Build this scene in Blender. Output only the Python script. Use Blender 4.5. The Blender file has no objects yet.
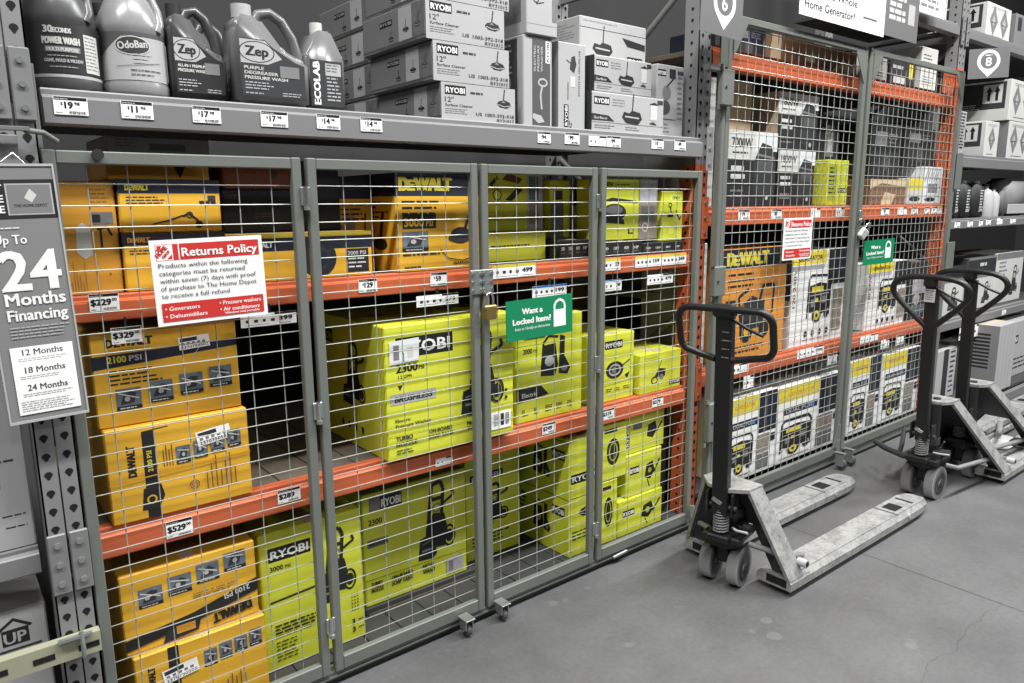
import bpy, bmesh, math, random
from mathutils import Vector, Matrix
random.seed(7)
SC = bpy.context.scene
COL = SC.collection

# ------------------------------------------------------------------ materials
def lin(h):
    h = h.lstrip('#')
    o = []
    for i in (0, 2, 4):
        c = int(h[i:i+2], 16) / 255
        o.append(c/12.92 if c <= .04045 else ((c+.055)/1.055)**2.4)
    return (o[0], o[1], o[2], 1)

SPEC = {  # name: (colour, roughness, metallic, noise amount, noise scale)
 'yellow': ('d9a62c', .55, 0, .10, 6), 'yellow_dull': ('c98f2a', .6, 0, .12, 6), 'pale_yellow': ('d8c63a', .55, 0, .08, 8),
 'lime': ('ccd13a', .5, 0, .06, 6), 'lime_dull': ('a3ac2b', .55, 0, .10, 6), 'lime_pale': ('d6e260', .5, 0, .06, 6),
 'orange_paint': ('c0603a', .45, 0, .10, 5), 'orange_box': ('d08a34', .6, 0, .12, 8), 'navy': ('1c2230', .5, 0, .1, 5),
 'black': ('141414', .5, 0, .1, 9), 'soft_black': ('1c1c1c', .6, 0, .1, 9), 'charcoal': ('2e2f31', .55, 0, .12, 9),
 'white': ('e9e9e6', .5, 0, .03, 6), 'off_white': ('c4c4bf', .55, 0, .07, 6), 'paper': ('f2f2f0', .6, 0, .02, 5),
 'red': ('c0302b', .45, 0, .03, 5), 'green': ('0f7b50', .4, 0, .03, 5), 'blue': ('2f5f9a', .5, 0, .05, 5),
 'tan': ('c6b08e', .75, 0, .1, 12), 'brown': ('77583f', .8, 0, .15, 10), 'rust_brown': ('6b3d28', .75, 0, .15, 8),
 'frame_grey': ('6e726c', .45, .15, .06, 9), 'beam_grey': ('787878', .5, .1, .07, 7), 'post_grey': ('808080', .5, .1, .09, 9),
 'dark_grey': ('4a4a4a', .6, 0, .1, 9), 'mid_grey': ('767676', .55, 0, .08, 8), 'light_grey': ('a9a9a9', .55, 0, .07, 8),
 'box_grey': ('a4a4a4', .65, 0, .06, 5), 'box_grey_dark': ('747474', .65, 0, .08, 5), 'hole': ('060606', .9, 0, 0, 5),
 'sign_grey': ('7e7e7e', .4, 0, .03, 5), 'sign_dark': ('6b6b6b', .4, 0, .03, 5),
 'jug_dark': ('464646', .3, 0, .05, 8), 'jug_grey': ('666666', .28, 0, .05, 8), 'jug_light': ('808080', .25, 0, .05, 8), 'label_dark': ('2e2e2e', .4, 0, .05, 8),
 'brass': ('a08a55', .35, .8, .08, 12), 'chrome': ('c8c8c8', .25, .9, .05, 12), 'galv': ('aab0ac', .35, .75, .12, 30), 'wire': ('a6aba4', .4, .4, .05, 20),
 'jack_black': ('1b1c1d', .42, .2, .1, 14), 'rubber': ('494949', .6, 0, .12, 18), 'hub': ('3a3a3a', .5, .3, .1, 14),
 'photo_a': ('8c8176', .6, 0, .5, 40), 'photo_b': ('5f6a74', .6, 0, .5, 45), 'photo_c': ('a9a9ae', .6, 0, .35, 40), 'photo_g': ('6c6c6c', .6, 0, .5, 45),
 'deck': ('5f574b', .8, 0, .2, 14), 'deck_grey': ('3c3c3c', .7, 0, .15, 14), 'ybar': ('a3a38a', .45, .2, .08, 8), 'cardboard_shade': ('8c6d45', .8, 0, .15, 8),
 'skin_glow': ('d9d9d4', .35, 0, .1, 10), 'back': ('333333', .9, 0, .15, 2), 'clear_white': ('d8dcdc', .25, 0, .1, 12),
}
MATS = {}
def node_mat(name):
    m = bpy.data.materials.new(name); m.use_nodes = True
    nt = m.node_tree
    return m, nt, nt.nodes, nt.links, nt.nodes['Principled BSDF']
def M(name):
    if name in MATS: return MATS[name]
    col, rough, metal, amt, sc = SPEC[name]
    m, nt, N, L, b = node_mat(name)
    c = lin(col)
    b.inputs['Roughness'].default_value = rough
    b.inputs['Metallic'].default_value = metal
    b.inputs['Base Color'].default_value = c
    if amt > 0:
        tc = N.new('ShaderNodeTexCoord'); no = N.new('ShaderNodeTexNoise')
        no.inputs['Scale'].default_value = sc; no.inputs['Detail'].default_value = 6
        L.new(tc.outputs['Object'], no.inputs['Vector'])
        mx = N.new('ShaderNodeMix'); mx.data_type = 'RGBA'
        mx.inputs[6].default_value = tuple(v*(1-amt) for v in c[:3]) + (1,)
        mx.inputs[7].default_value = tuple(min(1, v*(1+amt)) for v in c[:3]) + (1,)
        L.new(no.outputs['Fac'], mx.inputs[0]); L.new(mx.outputs[2], b.inputs['Base Color'])
    MATS[name] = m
    return m

def jack_paint():
    m, nt, N, L, b = node_mat('worn_jack_paint')
    tc = N.new('ShaderNodeTexCoord')
    n1 = N.new('ShaderNodeTexNoise'); n1.inputs['Scale'].default_value = 16; n1.inputs['Detail'].default_value = 9; n1.inputs['Roughness'].default_value = .7
    n2 = N.new('ShaderNodeTexNoise'); n2.inputs['Scale'].default_value = 60; n2.inputs['Detail'].default_value = 4
    L.new(tc.outputs['Object'], n1.inputs['Vector']); L.new(tc.outputs['Object'], n2.inputs['Vector'])
    r = N.new('ShaderNodeValToRGB'); r.color_ramp.elements[0].position = .34; r.color_ramp.elements[1].position = .56
    r.color_ramp.elements[0].color = lin('747472'); r.color_ramp.elements[1].color = lin('959592')
    L.new(n1.outputs['Fac'], r.inputs[0])
    mx = N.new('ShaderNodeMix'); mx.data_type = 'RGBA'; mx.blend_type = 'MULTIPLY'; mx.inputs[0].default_value = .5
    r2 = N.new('ShaderNodeValToRGB'); r2.color_ramp.elements[0].position = .3; r2.color_ramp.elements[1].position = .5
    r2.color_ramp.elements[0].color = (.35, .35, .35, 1)
    L.new(n2.outputs['Fac'], r2.inputs[0]); L.new(r.outputs[0], mx.inputs[6]); L.new(r2.outputs[0], mx.inputs[7])
    L.new(mx.outputs[2], b.inputs['Base Color']); b.inputs['Roughness'].default_value = .5
    MATS['jack_paint'] = m
jack_paint()

def floor_mat():
    m, nt, N, L, b = node_mat('polished_concrete')
    tc = N.new('ShaderNodeTexCoord'); sep = N.new('ShaderNodeSeparateXYZ'); L.new(tc.outputs['Object'], sep.inputs[0])
    n1 = N.new('ShaderNodeTexNoise'); n1.inputs['Scale'].default_value = 1.6; n1.inputs['Detail'].default_value = 8; n1.inputs['Roughness'].default_value = .62
    n2 = N.new('ShaderNodeTexNoise'); n2.inputs['Scale'].default_value = 45; n2.inputs['Detail'].default_value = 5; n2.inputs['Roughness'].default_value = .7
    n3 = N.new('ShaderNodeTexNoise'); n3.inputs['Scale'].default_value = 6; n3.inputs['Detail'].default_value = 4
    for n in (n1, n2, n3): L.new(tc.outputs['Object'], n.inputs['Vector'])
    r1 = N.new('ShaderNodeValToRGB'); r1.color_ramp.elements[0].position = .3; r1.color_ramp.elements[1].position = .72
    r1.color_ramp.elements[0].color = lin('505050'); r1.color_ramp.elements[1].color = lin('666666')
    L.new(n1.outputs['Fac'], r1.inputs[0])
    r2 = N.new('ShaderNodeValToRGB'); r2.color_ramp.elements[0].position = .25; r2.color_ramp.elements[1].position = .6
    r2.color_ramp.elements[0].color = (.72, .72, .72, 1)
    L.new(n2.outputs['Fac'], r2.inputs[0])
    mu = N.new('ShaderNodeMix'); mu.data_type = 'RGBA'; mu.blend_type = 'MULTIPLY'; mu.inputs[0].default_value = .75
    L.new(r1.outputs[0], mu.inputs[6]); L.new(r2.outputs[0], mu.inputs[7])
    # pale scuffs
    r3 = N.new('ShaderNodeValToRGB'); r3.color_ramp.elements[0].position = .70; r3.color_ramp.elements[1].position = .74
    L.new(n3.outputs['Fac'], r3.inputs[0])
    sc = N.new('ShaderNodeMix'); sc.data_type = 'RGBA'; sc.inputs[7].default_value = lin('707070')
    L.new(mu.outputs[2], sc.inputs[6])
    mulf = N.new('ShaderNodeMath'); mulf.operation = 'MULTIPLY'; mulf.inputs[1].default_value = .5
    L.new(r3.outputs[0], mulf.inputs[0]); L.new(mulf.outputs[0], sc.inputs[0])
    cur = sc.outputs[2]
    def math_(op, a, bb=None):
        n = N.new('ShaderNodeMath'); n.operation = op
        for i, v in enumerate((a, bb)):
            if v is None: continue
            if isinstance(v, (int, float)): n.inputs[i].default_value = v
            else: L.new(v, n.inputs[i])
        return n.outputs[0]
    def darken(cur, mask, col):
        x = N.new('ShaderNodeMix'); x.data_type = 'RGBA'; x.inputs[7].default_value = col
        L.new(mask, x.inputs[0]); L.new(cur, x.inputs[6]); return x.outputs[2]
    # sawn joints
    wob = math_('MULTIPLY', math_('SUBTRACT', n2.outputs['Fac'], .5), .004)
    for jx in (3.33, 8.0, -1.3):
        d = math_('ABSOLUTE', math_('ADD', math_('SUBTRACT', sep.outputs[0], jx), wob))
        cur = darken(cur, math_('MULTIPLY', math_('LESS_THAN', d, .0035), .85), lin('2c2c2c'))
    # a crack wandering off the joint
    n4 = N.new('ShaderNodeTexNoise'); n4.inputs['Scale'].default_value = 7; n4.inputs['Detail'].default_value = 5
    L.new(tc.outputs['Object'], n4.inputs['Vector'])
    wy = math_('MULTIPLY', math_('SUBTRACT', n4.outputs['Fac'], .5), .16)
    d = math_('ABSOLUTE', math_('ADD', math_('SUBTRACT', sep.outputs[1], .93), wy))
    mask = math_('MULTIPLY', math_('LESS_THAN', d, .002), math_('MULTIPLY', math_('LESS_THAN', sep.outputs[0], 3.33), math_('GREATER_THAN', sep.outputs[0], 2.5)))
    cur = darken(cur, math_('MULTIPLY', mask, .6), lin('3a3a3a'))
    # dried paint drips on the slab
    for (sx, sy, r) in ((1.90, 2.12, .018), (1.955, 2.105, .013), (2.47, 1.48, .022), (2.40, 1.40, .026), (2.36, 1.47, .016), (2.10, 2.12, .007)):
        dx = math_('SUBTRACT', sep.outputs[0], sx); dy = math_('SUBTRACT', sep.outputs[1], sy)
        rr = math_('SQRT', math_('ADD', math_('MULTIPLY', dx, dx), math_('MULTIPLY', dy, dy)))
        rr = math_('ADD', rr, math_('MULTIPLY', math_('SUBTRACT', n4.outputs['Fac'], .5), .06))
        cur = darken(cur, math_('MULTIPLY', math_('LESS_THAN', rr, r), .45), lin('6e6e6e'))
    L.new(cur, b.inputs['Base Color'])
    rg = N.new('ShaderNodeMapRange'); rg.inputs[3].default_value = .42; rg.inputs[4].default_value = .62
    L.new(n1.outputs['Fac'], rg.inputs[0]); L.new(rg.outputs[0], b.inputs['Roughness'])
    bp = N.new('ShaderNodeBump'); bp.inputs['Strength'].default_value = .06; bp.inputs['Distance'].default_value = .01
    L.new(n2.outputs['Fac'], bp.inputs['Height']); L.new(bp.outputs[0], b.inputs['Normal'])
    MATS['floor'] = m
floor_mat()

# ------------------------------------------------------------------ text cache
TXT = {}
def text_geo(s, bold):
    k = s
    if k in TXT: return TXT[k]
    cu = bpy.data.curves.new('t', 'FONT'); cu.body = s; cu.size = 1.0; cu.resolution_u = 2
    cu.fill_mode = 'FRONT'
    o = bpy.data.objects.new('t', cu); COL.objects.link(o)
    dg = bpy.context.evaluated_depsgraph_get(); dg.update()
    me = o.evaluated_get(dg).to_mesh()
    vs = [(v.co.x, v.co.y) for v in me.vertices]; fs = [tuple(p.vertices) for p in me.polygons]
    o.evaluated_get(dg).to_mesh_clear()
    bpy.data.objects.remove(o); bpy.data.curves.remove(cu)
    if vs:
        x0 = min(v[0] for v in vs); x1 = max(v[0] for v in vs); y0 = min(v[1] for v in vs); y1 = max(v[1] for v in vs)
    else: x0 = x1 = y0 = y1 = 0
    TXT[k] = (vs, fs, x0, x1, y0, y1)
    return TXT[k]

# ------------------------------------------------------------------ mesh builder
class MB:
    def __init__(s): s.v = []; s.f = []; s.mi = []; s.sl = []; s.sm = []
    def slot(s, m):
        if m not in s.sl: s.sl.append(m)
        return s.sl.index(m)
    def add(s, vs, fs, mat, smooth=False):
        o = len(s.v); k = s.slot(mat)
        s.v.extend([tuple(v) for v in vs])
        for f in fs: s.f.append(tuple(i+o for i in f)); s.mi.append(k); s.sm.append(smooth)
    def box(s, x0, x1, y0, y1, z0, z1, mat, ch=0.0):
        if x0 > x1: x0, x1 = x1, x0
        if y0 > y1: y0, y1 = y1, y0
        if z0 > z1: z0, z1 = z1, z0
        if ch <= 0:
            vs = [(x, y, z) for x in (x0, x1) for y in (y0, y1) for z in (z0, z1)]
            fs = [(0,1,3,2),(4,6,7,5),(0,4,5,1),(2,3,7,6),(0,2,6,4),(1,5,7,3)]
            s.add(vs, fs, mat); return
        c = min(ch, (x1-x0)*.45, (y1-y0)*.45, (z1-z0)*.45)
        P = {}; vs = []
        def pt(*a):
            if a not in P: P[a] = len(vs); vs.append(a)
            return P[a]
        X = (x0, x1); Y = (y0, y1); Z = (z0, z1)
        def cv(i, j, k, ax):
            x = X[i] + (0 if ax == 0 else (c if i == 0 else -c))
            y = Y[j] + (0 if ax == 1 else (c if j == 0 else -c))
            z = Z[k] + (0 if ax == 2 else (c if k == 0 else -c))
            return pt(x, y, z)
        fs = []
        for i in (0, 1):
            fs.append([cv(i, j, k, 0) for j, k in ((0,0),(1,0),(1,1),(0,1))][::(1 if i else -1)])
            fs.append([cv(j, i, k, 1) for j, k in ((0,0),(0,1),(1,1),(1,0))][::(1 if i else -1)])
            fs.append([cv(j, k, i, 2) for j, k in ((0,0),(1,0),(1,1),(0,1))][::(1 if i else -1)])
        for a in (0, 1):
            for b_ in (0, 1):
                sg = 1 if (a == b_) else -1
                fs.append([cv(a, b_, 0, 0), cv(a, b_, 0, 1), cv(a, b_, 1, 1), cv(a, b_, 1, 0)][::sg])
                fs.append([cv(a, 0, b_, 2), cv(a, 0, b_, 0), cv(a, 1, b_, 0), cv(a, 1, b_, 2)][::sg])
                fs.append([cv(0, a, b_, 1), cv(0, a, b_, 2), cv(1, a, b_, 2), cv(1, a, b_, 1)][::sg])
                for d in (0, 1):
                    s3 = 1 if (a+b_+d) % 2 else -1
                    fs.append([cv(a, b_, d, 0), cv(a, b_, d, 1), cv(a, b_, d, 2)][::s3])
        s.add(vs, fs, mat)
    def prism(s, poly, origin, U, V, W, depth, mat, smooth=False):
        """poly in the U,V plane at origin, extruded along W by depth"""
        O = Vector(origin); U = Vector(U); V = Vector(V); W = Vector(W)
        n = len(poly)
        vs = [O+U*a+V*b for a, b in poly] + [O+U*a+V*b+W*depth for a, b in poly]
        fs = [tuple(range(n))[::-1], tuple(range(n, 2*n))]
        for i in range(n): j = (i+1) % n; fs.append((i, j, n+j, n+i))
        s.add(vs, fs, mat, smooth)
    def cyl(s, p0, p1, r, mat, n=14, r2=None, caps=True):
        p0 = Vector(p0); p1 = Vector(p1); d = (p1-p0).normalized()
        a = d.orthogonal().normalized(); b = d.cross(a)
        r2 = r if r2 is None else r2
        vs = []
        for p, rr in ((p0, r), (p1, r2)):
            for i in range(n):
                t = 2*math.pi*i/n; vs.append(p + a*math.cos(t)*rr + b*math.sin(t)*rr)
        s.add(vs, [(i, (i+1) % n, n+(i+1) % n, n+i) for i in range(n)], mat, n > 8)
        if caps: s.add(vs, [tuple(range(n))[::-1], tuple(range(n, 2*n))], mat)
    def lathe(s, prof, c, axis, mat, n=24, sx=1, sy=1):
        """prof: list (r, h) along axis from c"""
        c = Vector(c); d = Vector(axis).normalized()
        a = Vector((1, 0, 0)) if abs(d.x) < .9 else Vector((0, 1, 0))
        a = (a - d*a.dot(d)).normalized(); b = d.cross(a)
        vs = []
        for r, h in prof:
            for i in range(n):
                t = 2*math.pi*i/n; vs.append(c + d*h + a*math.cos(t)*r*sx + b*math.sin(t)*r*sy)
        fs = []
        for k in range(len(prof)-1):
            for i in range(n): fs.append((k*n+i, k*n+(i+1) % n, (k+1)*n+(i+1) % n, (k+1)*n+i))
        s.add(vs, fs, mat, True)
        s.add([vs[i] for i in range(n)], [tuple(range(n))[::-1]], mat)
        s.add(vs[-n:], [tuple(range(n))], mat)
    def tube(s, pts, r, mat, n=8, closed=False, sq=None):
        pts = [Vector(p) for p in pts]; N_ = len(pts)
        rings = []; prev = None
        for i, p in enumerate(pts):
            if closed: t = (pts[(i+1) % N_] - pts[i-1]).normalized()
            else: t = (pts[min(i+1, N_-1)] - pts[max(i-1, 0)]).normalized()
            a = t.orthogonal().normalized() if prev is None else (prev - t*prev.dot(t)).normalized()
            prev = a; b = t.cross(a)
            rings.append([p + a*math.cos(2*math.pi*k/n)*r + b*math.sin(2*math.pi*k/n)*r for k in range(n)])
        vs = [v for R_ in rings for v in R_]
        fs = []
        for i in range(N_ if closed else N_-1):
            j = (i+1) % N_
            for k in range(n): fs.append((i*n+k, i*n+(k+1) % n, j*n+(k+1) % n, j*n+k))
        s.add(vs, fs, mat, n > 5)
        if not closed:
            s.add(rings[0], [tuple(range(n))[::-1]], mat); s.add(rings[-1], [tuple(range(n))], mat)
    def build(s, name, parent=None, loc=None, rz=0, bevel=0):
        me = bpy.data.meshes.new(name)
        me.from_pydata(s.v, [], s.f); me.update()
        for m in s.sl: me.materials.append(M(m) if m not in MATS else MATS[m])
        me.polygons.foreach_set('material_index', s.mi)
        me.polygons.foreach_set('use_smooth', s.sm)
        me.update()
        o = bpy.data.objects.new(name, me); COL.objects.link(o)
        if parent: o.parent = parent
        if loc: o.location = loc
        if rz: o.rotation_euler = (0, 0, rz)
        if bevel:
            b = o.modifiers.new('bevel', 'BEVEL'); b.width = bevel; b.segments = 2; b.limit_method = 'ANGLE'; b.angle_limit = .6
        return o

class CV:
    """drawing surface on a flat face: O lower left corner, U right, V up, N outward"""
    def __init__(s, mb, O, U, V, W, H):
        s.mb = mb; s.O = Vector(O); s.U = Vector(U); s.V = Vector(V); s.N = s.U.cross(s.V); s.W = W; s.H = H; s.k = 1
    def up(s): s.k += 1; return s.N*(.00013*s.k)
    def P(s, u, v): return s.O + s.U*u + s.V*v
    def poly(s, pts, mat):
        e = s.up(); n = len(pts)
        a = sum(pts[i][0]*pts[(i+1) % n][1]-pts[(i+1) % n][0]*pts[i][1] for i in range(n))
        f = tuple(range(n)) if a > 0 else tuple(range(n))[::-1]
        s.mb.add([s.P(u, v)+e for u, v in pts], [f], mat)
    def rect(s, u0, v0, u1, v1, mat): s.poly([(u0, v0), (u1, v0), (u1, v1), (u0, v1)], mat)
    def fr(s, a, b, c, d, mat): s.rect(a*s.W, b*s.H, c*s.W, d*s.H, mat)   # fractions
    def circ(s, u, v, r, mat, n=20, ry=None):
        ry = ry or r
        s.poly([(u+r*math.cos(2*math.pi*i/n), v+ry*math.sin(2*math.pi*i/n)) for i in range(n)], mat)
    def line(s, pts, w, mat):
        for (a, b), (c, d) in zip(pts[:-1], pts[1:]):
            L = math.hypot(c-a, d-b) or 1e-6; nx = -(d-b)/L*w/2; ny = (c-a)/L*w/2
            s.k -= .5
            s.poly([(a-nx, b-ny), (c-nx, d-ny), (c+nx, d+ny), (a+nx, b+ny)], mat)
    def ring(s, u, v, r, w, mat, n=22, ry=None):
        ry = ry or r; e = s.up()
        vs = []
        for q in (0, w):
            for i in range(n):
                t = 2*math.pi*i/n; vs.append(s.P(u+(r-q)*math.cos(t), v+(ry-q)*math.sin(t))+e)
        s.mb.add(vs, [(n+i, i, (i+1) % n, n+(i+1) % n) for i in range(n)], mat)
    def text(s, t, u, v, h, mat, bold=0.0, w=None, align='l', rot=0, slant=0, wmax=None):
        """h = cap height; (u, v) = lower left of the line (or centre/right by align)"""
        vs, fs, x0, x1, y0, y1 = text_geo(t, bold)
        if not vs: return
        k = h/.73
        kx = k if w is None else w/(x1-x0)
        if wmax and (x1-x0)*kx > wmax: kx = wmax/(x1-x0)
        W = (x1-x0)*kx
        off = {'l': 0, 'c': -W/2, 'r': -W}[align]
        e = s.up(); c, sn = math.cos(rot), math.sin(rot)
        sh = [(0, 0)] if bold < .015 else [(-bold, -bold*.5), (bold, bold*.5)] if bold < .03 else [(-bold, -bold*.6), (bold, -bold*.6), (-bold, bold*.6), (bold, bold*.6), (0, 0)]
        for q, (sx, sy) in enumerate(sh):
            out = []
            for x, y in vs:
                a = (x-x0)*kx+off + slant*y*k + sx*k*.9; b = (y+sy*.8)*k
                out.append(s.P(u+a*c-b*sn, v+a*sn+b*c)+e+s.N*(.00004*q))
            s.mb.add(out, fs, mat)
    def greek(s, u0, v0, u1, n, pitch, mat, th=None, seed=0):
        rr = random.Random(seed); th = th or pitch*.38
        for i in range(n):
            y = v0 - i*pitch; x = u0; end = u0+(u1-u0)*rr.uniform(.72, 1)
            while x < end:
                w = min(rr.uniform(.8, 2.6)*pitch, end-x)
                s.k -= .98
                s.rect(x, y, x+w, y+th, mat); x += w+pitch*.35

def tag(o, label, cat, group=None):
    o['label'] = label; o['category'] = cat
    if group: o['group'] = group
    return o
def struct(o): o['kind'] = 'structure'; return o
def empty(name, loc=(0, 0, 0), rz=0):
    o = bpy.data.objects.new(name, None); COL.objects.link(o); o.location = loc; o.rotation_euler = (0, 0, rz); o.empty_display_size = .1
    return o

# ------------------------------------------------------------------ heights of the place
Z_UP, Z_MID, Z_LOW = 1.415, .745, .055      # shelf tops in the left cage
Y_B = 2.27                                   # front plane of the rack beams
Z_TOP = 1.948                                # grey shelf above the left cage
ZC_UP, ZC_MID, ZC_LOW = 1.628, .800, .105    # right cage
ZC_TOP = 2.385
Z3 = (2.85, 1.985, 1.515, .745)              # right-hand bay shelf tops

# ------------------------------------------------------------------ printed pictures
def washer(c, u, v, w, h, m='soft_black', wheel=True):
    lw = w*.09
    c.line([(u+w*.28, v+h*.45), (u+w*.40, v+h*.97), (u+w*.62, v+h), (u+w*.70, v+h*.90), (u+w*.62, v+h*.45)], lw, m)
    c.line([(u+w*.40, v+h*.78), (u+w*.68, v+h*.78)], lw, m)
    c.poly([(u+w*.22, v+h*.42), (u+w*.42, v+h*.60), (u+w*.72, v+h*.56), (u+w*.80, v+h*.34), (u+w*.72, v+h*.12), (u+w*.20, v+h*.14)], m)
    c.poly([(u, v+h*.02), (u+w*.06, v+h*.30), (u+w*.36, v+h*.34), (u+w*.50, v+h*.06), (u+w*.40, v)], m)
    c.ring(u+w*.84, v+h*.24, w*.17, w*.05, m, ry=h*.15); c.circ(u+w*.84, v+h*.24, w*.10, m, ry=h*.085)
    c.ring(u+w*.52, v+h*.66, w*.12, w*.03, 'mid_grey', ry=h*.06)
    c.line([(u+w*.70, v+h*.7), (u+w*.98, v+h*.78), (u+w*.93, v+h*.85)], lw*.7, m)
    c.rect(u+w*.10, v+h*.12, u+w*.36, v+h*.15, 'mid_grey'); c.line([(u+w*.1, v+h*.22), (u+w*.34, v+h*.25)], lw*.3, 'mid_grey')
def compact_washer(c, u, v, w, h, m='soft_black'):
    c.line([(u+w*.08, v+h*.2), (u+w*.14, v+h*.85), (u+w*.3, v+h), (u+w*.6, v+h*.96)], w*.06, m)
    c.poly([(u+w*.05, v+h*.1), (u+w*.14, v+h*.8), (u+w*.52, v+h*.82), (u+w*.6, v+h*.3), (u+w*.5, v+h*.06)], m)
    c.circ(u+w*.33, v+h*.42, w*.16, 'light_grey', ry=h*.13); c.ring(u+w*.33, v+h*.42, w*.18, w*.03, m, ry=h*.15)
    c.poly([(u+w*.62, v+h*.1), (u+w*.66, v+h), (u+w*.82, v+h*.95), (u+w*.80, v+h*.5), (u+w, v+h*.2), (u+w*.9, v+h*.05)], m)
    c.circ(u+w*.8, v+h*.2, w*.1, 'mid_grey', ry=h*.07)
def generator(c, u, v, w, h, acc='pale_yellow'):
    m = 'soft_black'
    c.poly([(u+w*.05, v+h*.25), (u+w*.07, v+h*.78), (u+w*.5, v+h*.84), (u+w*.95, v+h*.78), (u+w*.93, v+h*.28), (u+w*.6, v+h*.16)], m)
    c.rect(u+w*.18, v+h*.64, u+w*.66, v+h*.76, acc); c.rect(u+w*.34, v+h*.44, u+w*.46, v+h*.52, acc); c.rect(u+w*.16, v+h*.34, u+w*.3, v+h*.5, 'mid_grey'); c.line([(u+w*.1, v+h*.58), (u+w*.9, v+h*.6)], h*.02, 'light_grey')
    c.rect(u+w*.6, v+h*.4, u+w*.8, v+h*.55, 'mid_grey')
    c.line([(u+w*.02, v+h*.12), (u+w*.04, v+h*.9), (u+w*.14, v+h), (u+w*.88, v+h*.97), (u+w*.97, v+h*.86), (u+w*.95, v+h*.14)], w*.05, m)
    c.circ(u+w*.42, v+h*.16, w*.19, m, ry=h*.16); c.circ(u+w*.42, v+h*.16, w*.12, acc, ry=h*.10); c.circ(u+w*.42, v+h*.16, w*.05, m, ry=h*.04)
    c.circ(u+w*.82, v+h*.18, w*.10, 'charcoal', ry=h*.10)
def cleaner(c, u, v, s, m='soft_black'):
    c.line([(u+s*.45, v+s*.35), (u+s*.55, v+s)], s*.07, m)
    c.poly([(u, v+s*.2), (u+s*.12, v+s*.34), (u+s*.5, v+s*.44), (u+s*.9, v+s*.32), (u+s, v+s*.14), (u+s*.7, v), (u+s*.25, v+s*.03)], m)
    c.poly([(u+s*.3, v+s*.28), (u+s*.45, v+s*.42), (u+s*.62, v+s*.28)], 'mid_grey')
    c.line([(u+s*.06, v+s*.18), (u+s*.5, v+s*.08), (u+s*.95, v+s*.14)], s*.04, 'light_grey')
def motor_head(c, u, v, s, m='soft_black'):
    c.line([(u+s*.5, v+s*.3), (u+s*.56, v+s)], s*.05, m)
    c.poly([(u, v+s*.22), (u+s*.1, v+s*.4), (u+s*.35, v+s*.36), (u+s*.5, v+s*.46), (u+s*.9, v+s*.4), (u+s, v+s*.2), (u+s*.8, v), (u+s*.2, v+s*.04)], m)
    c.line([(u+s*.15, v+s*.25), (u+s*.85, v+s*.22)], s*.05, 'light_grey')
def pic(c, u, v, w, h, m='photo_b', seed=0):
    rr = random.Random(seed)
    c.rect(u, v, u+w, v+h, m)
    c.rect(u, v, u+w, v+h*.18, 'soft_black')
    pts = [(u+w*a, v+h*b) for a, b in ((.15, .25), (.3, .55+.2*rr.random()), (.55, .85), (.8, .6+.2*rr.random()), (.7, .3))]
    c.poly(pts, 'charcoal')
    c.circ(u+w*(.35+.2*rr.random()), v+h*.5, w*.11, 'light_grey', ry=h*.12)
    c.line([(u+w*.1, v+h*.8), (u+w*.9, v+h*(.4+.3*rr.random()))], h*.06, 'off_white')
    c.greek(u+w*.12, v+h*.06, u+w*.8, 1, h*.1, 'off_white', th=h*.05)
def logo_box(c, t, u, v, w, h, bg='black', fg='white', rot=0, bold=.03):
    if rot == 0:
        c.rect(u, v, u+w, v+h, bg); c.text(t, u+w*.06, v+h*.2, h*.6, fg, bold, w=w*.88)
    elif rot == 180:
        c.rect(u, v, u+w, v+h, bg); c.text(t, u+w*.94, v+h*.8, h*.6, fg, bold, w=w*.88, rot=math.pi)
    else:   # reads upwards
        c.rect(u, v, u+w, v+h, bg); c.text(t, u+w*.8, v+h*.06, w*.6, fg, bold, w=h*.88, rot=math.pi/2)
def barcode(c, u, v, w, h, seed=0, m='black'):
    rr = random.Random(seed); x = u
    while x < u+w:
        d = rr.uniform(.008, .03)*w*1.4; c.k -= .98; c.rect(x, v, min(x+d, u+w), v+h, m); x += d+rr.uniform(.012, .03)*w*1.4
def ship_label(c, u, v, w, h, rot=0, seed=1, t='2370750502'):
    ca, sa = math.cos(rot), math.sin(rot)
    R_ = lambda a, b: (u+a*ca-b*sa, v+a*sa+b*ca)
    c.poly([R_(0, 0), R_(w, 0), R_(w, h*.96), R_(w*.55, h), R_(0, h)], 'paper')
    c.poly([R_(w*.05, h*.62), R_(w*.6, h*.62), R_(w*.6, h*.9), R_(w*.05, h*.9)], 'charcoal')
    for i in range(5):
        a0 = w*(.08+.17*i); c.k -= .9
        c.poly([R_(a0, h*.36), R_(a0+w*.1, h*.36), R_(a0+w*.1, h*.55), R_(a0, h*.55)], 'mid_grey')
    p = R_(w*.06, h*.08); c.text(t, p[0], p[1], h*.22, 'black', .02, w=w*.88, rot=rot)

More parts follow.
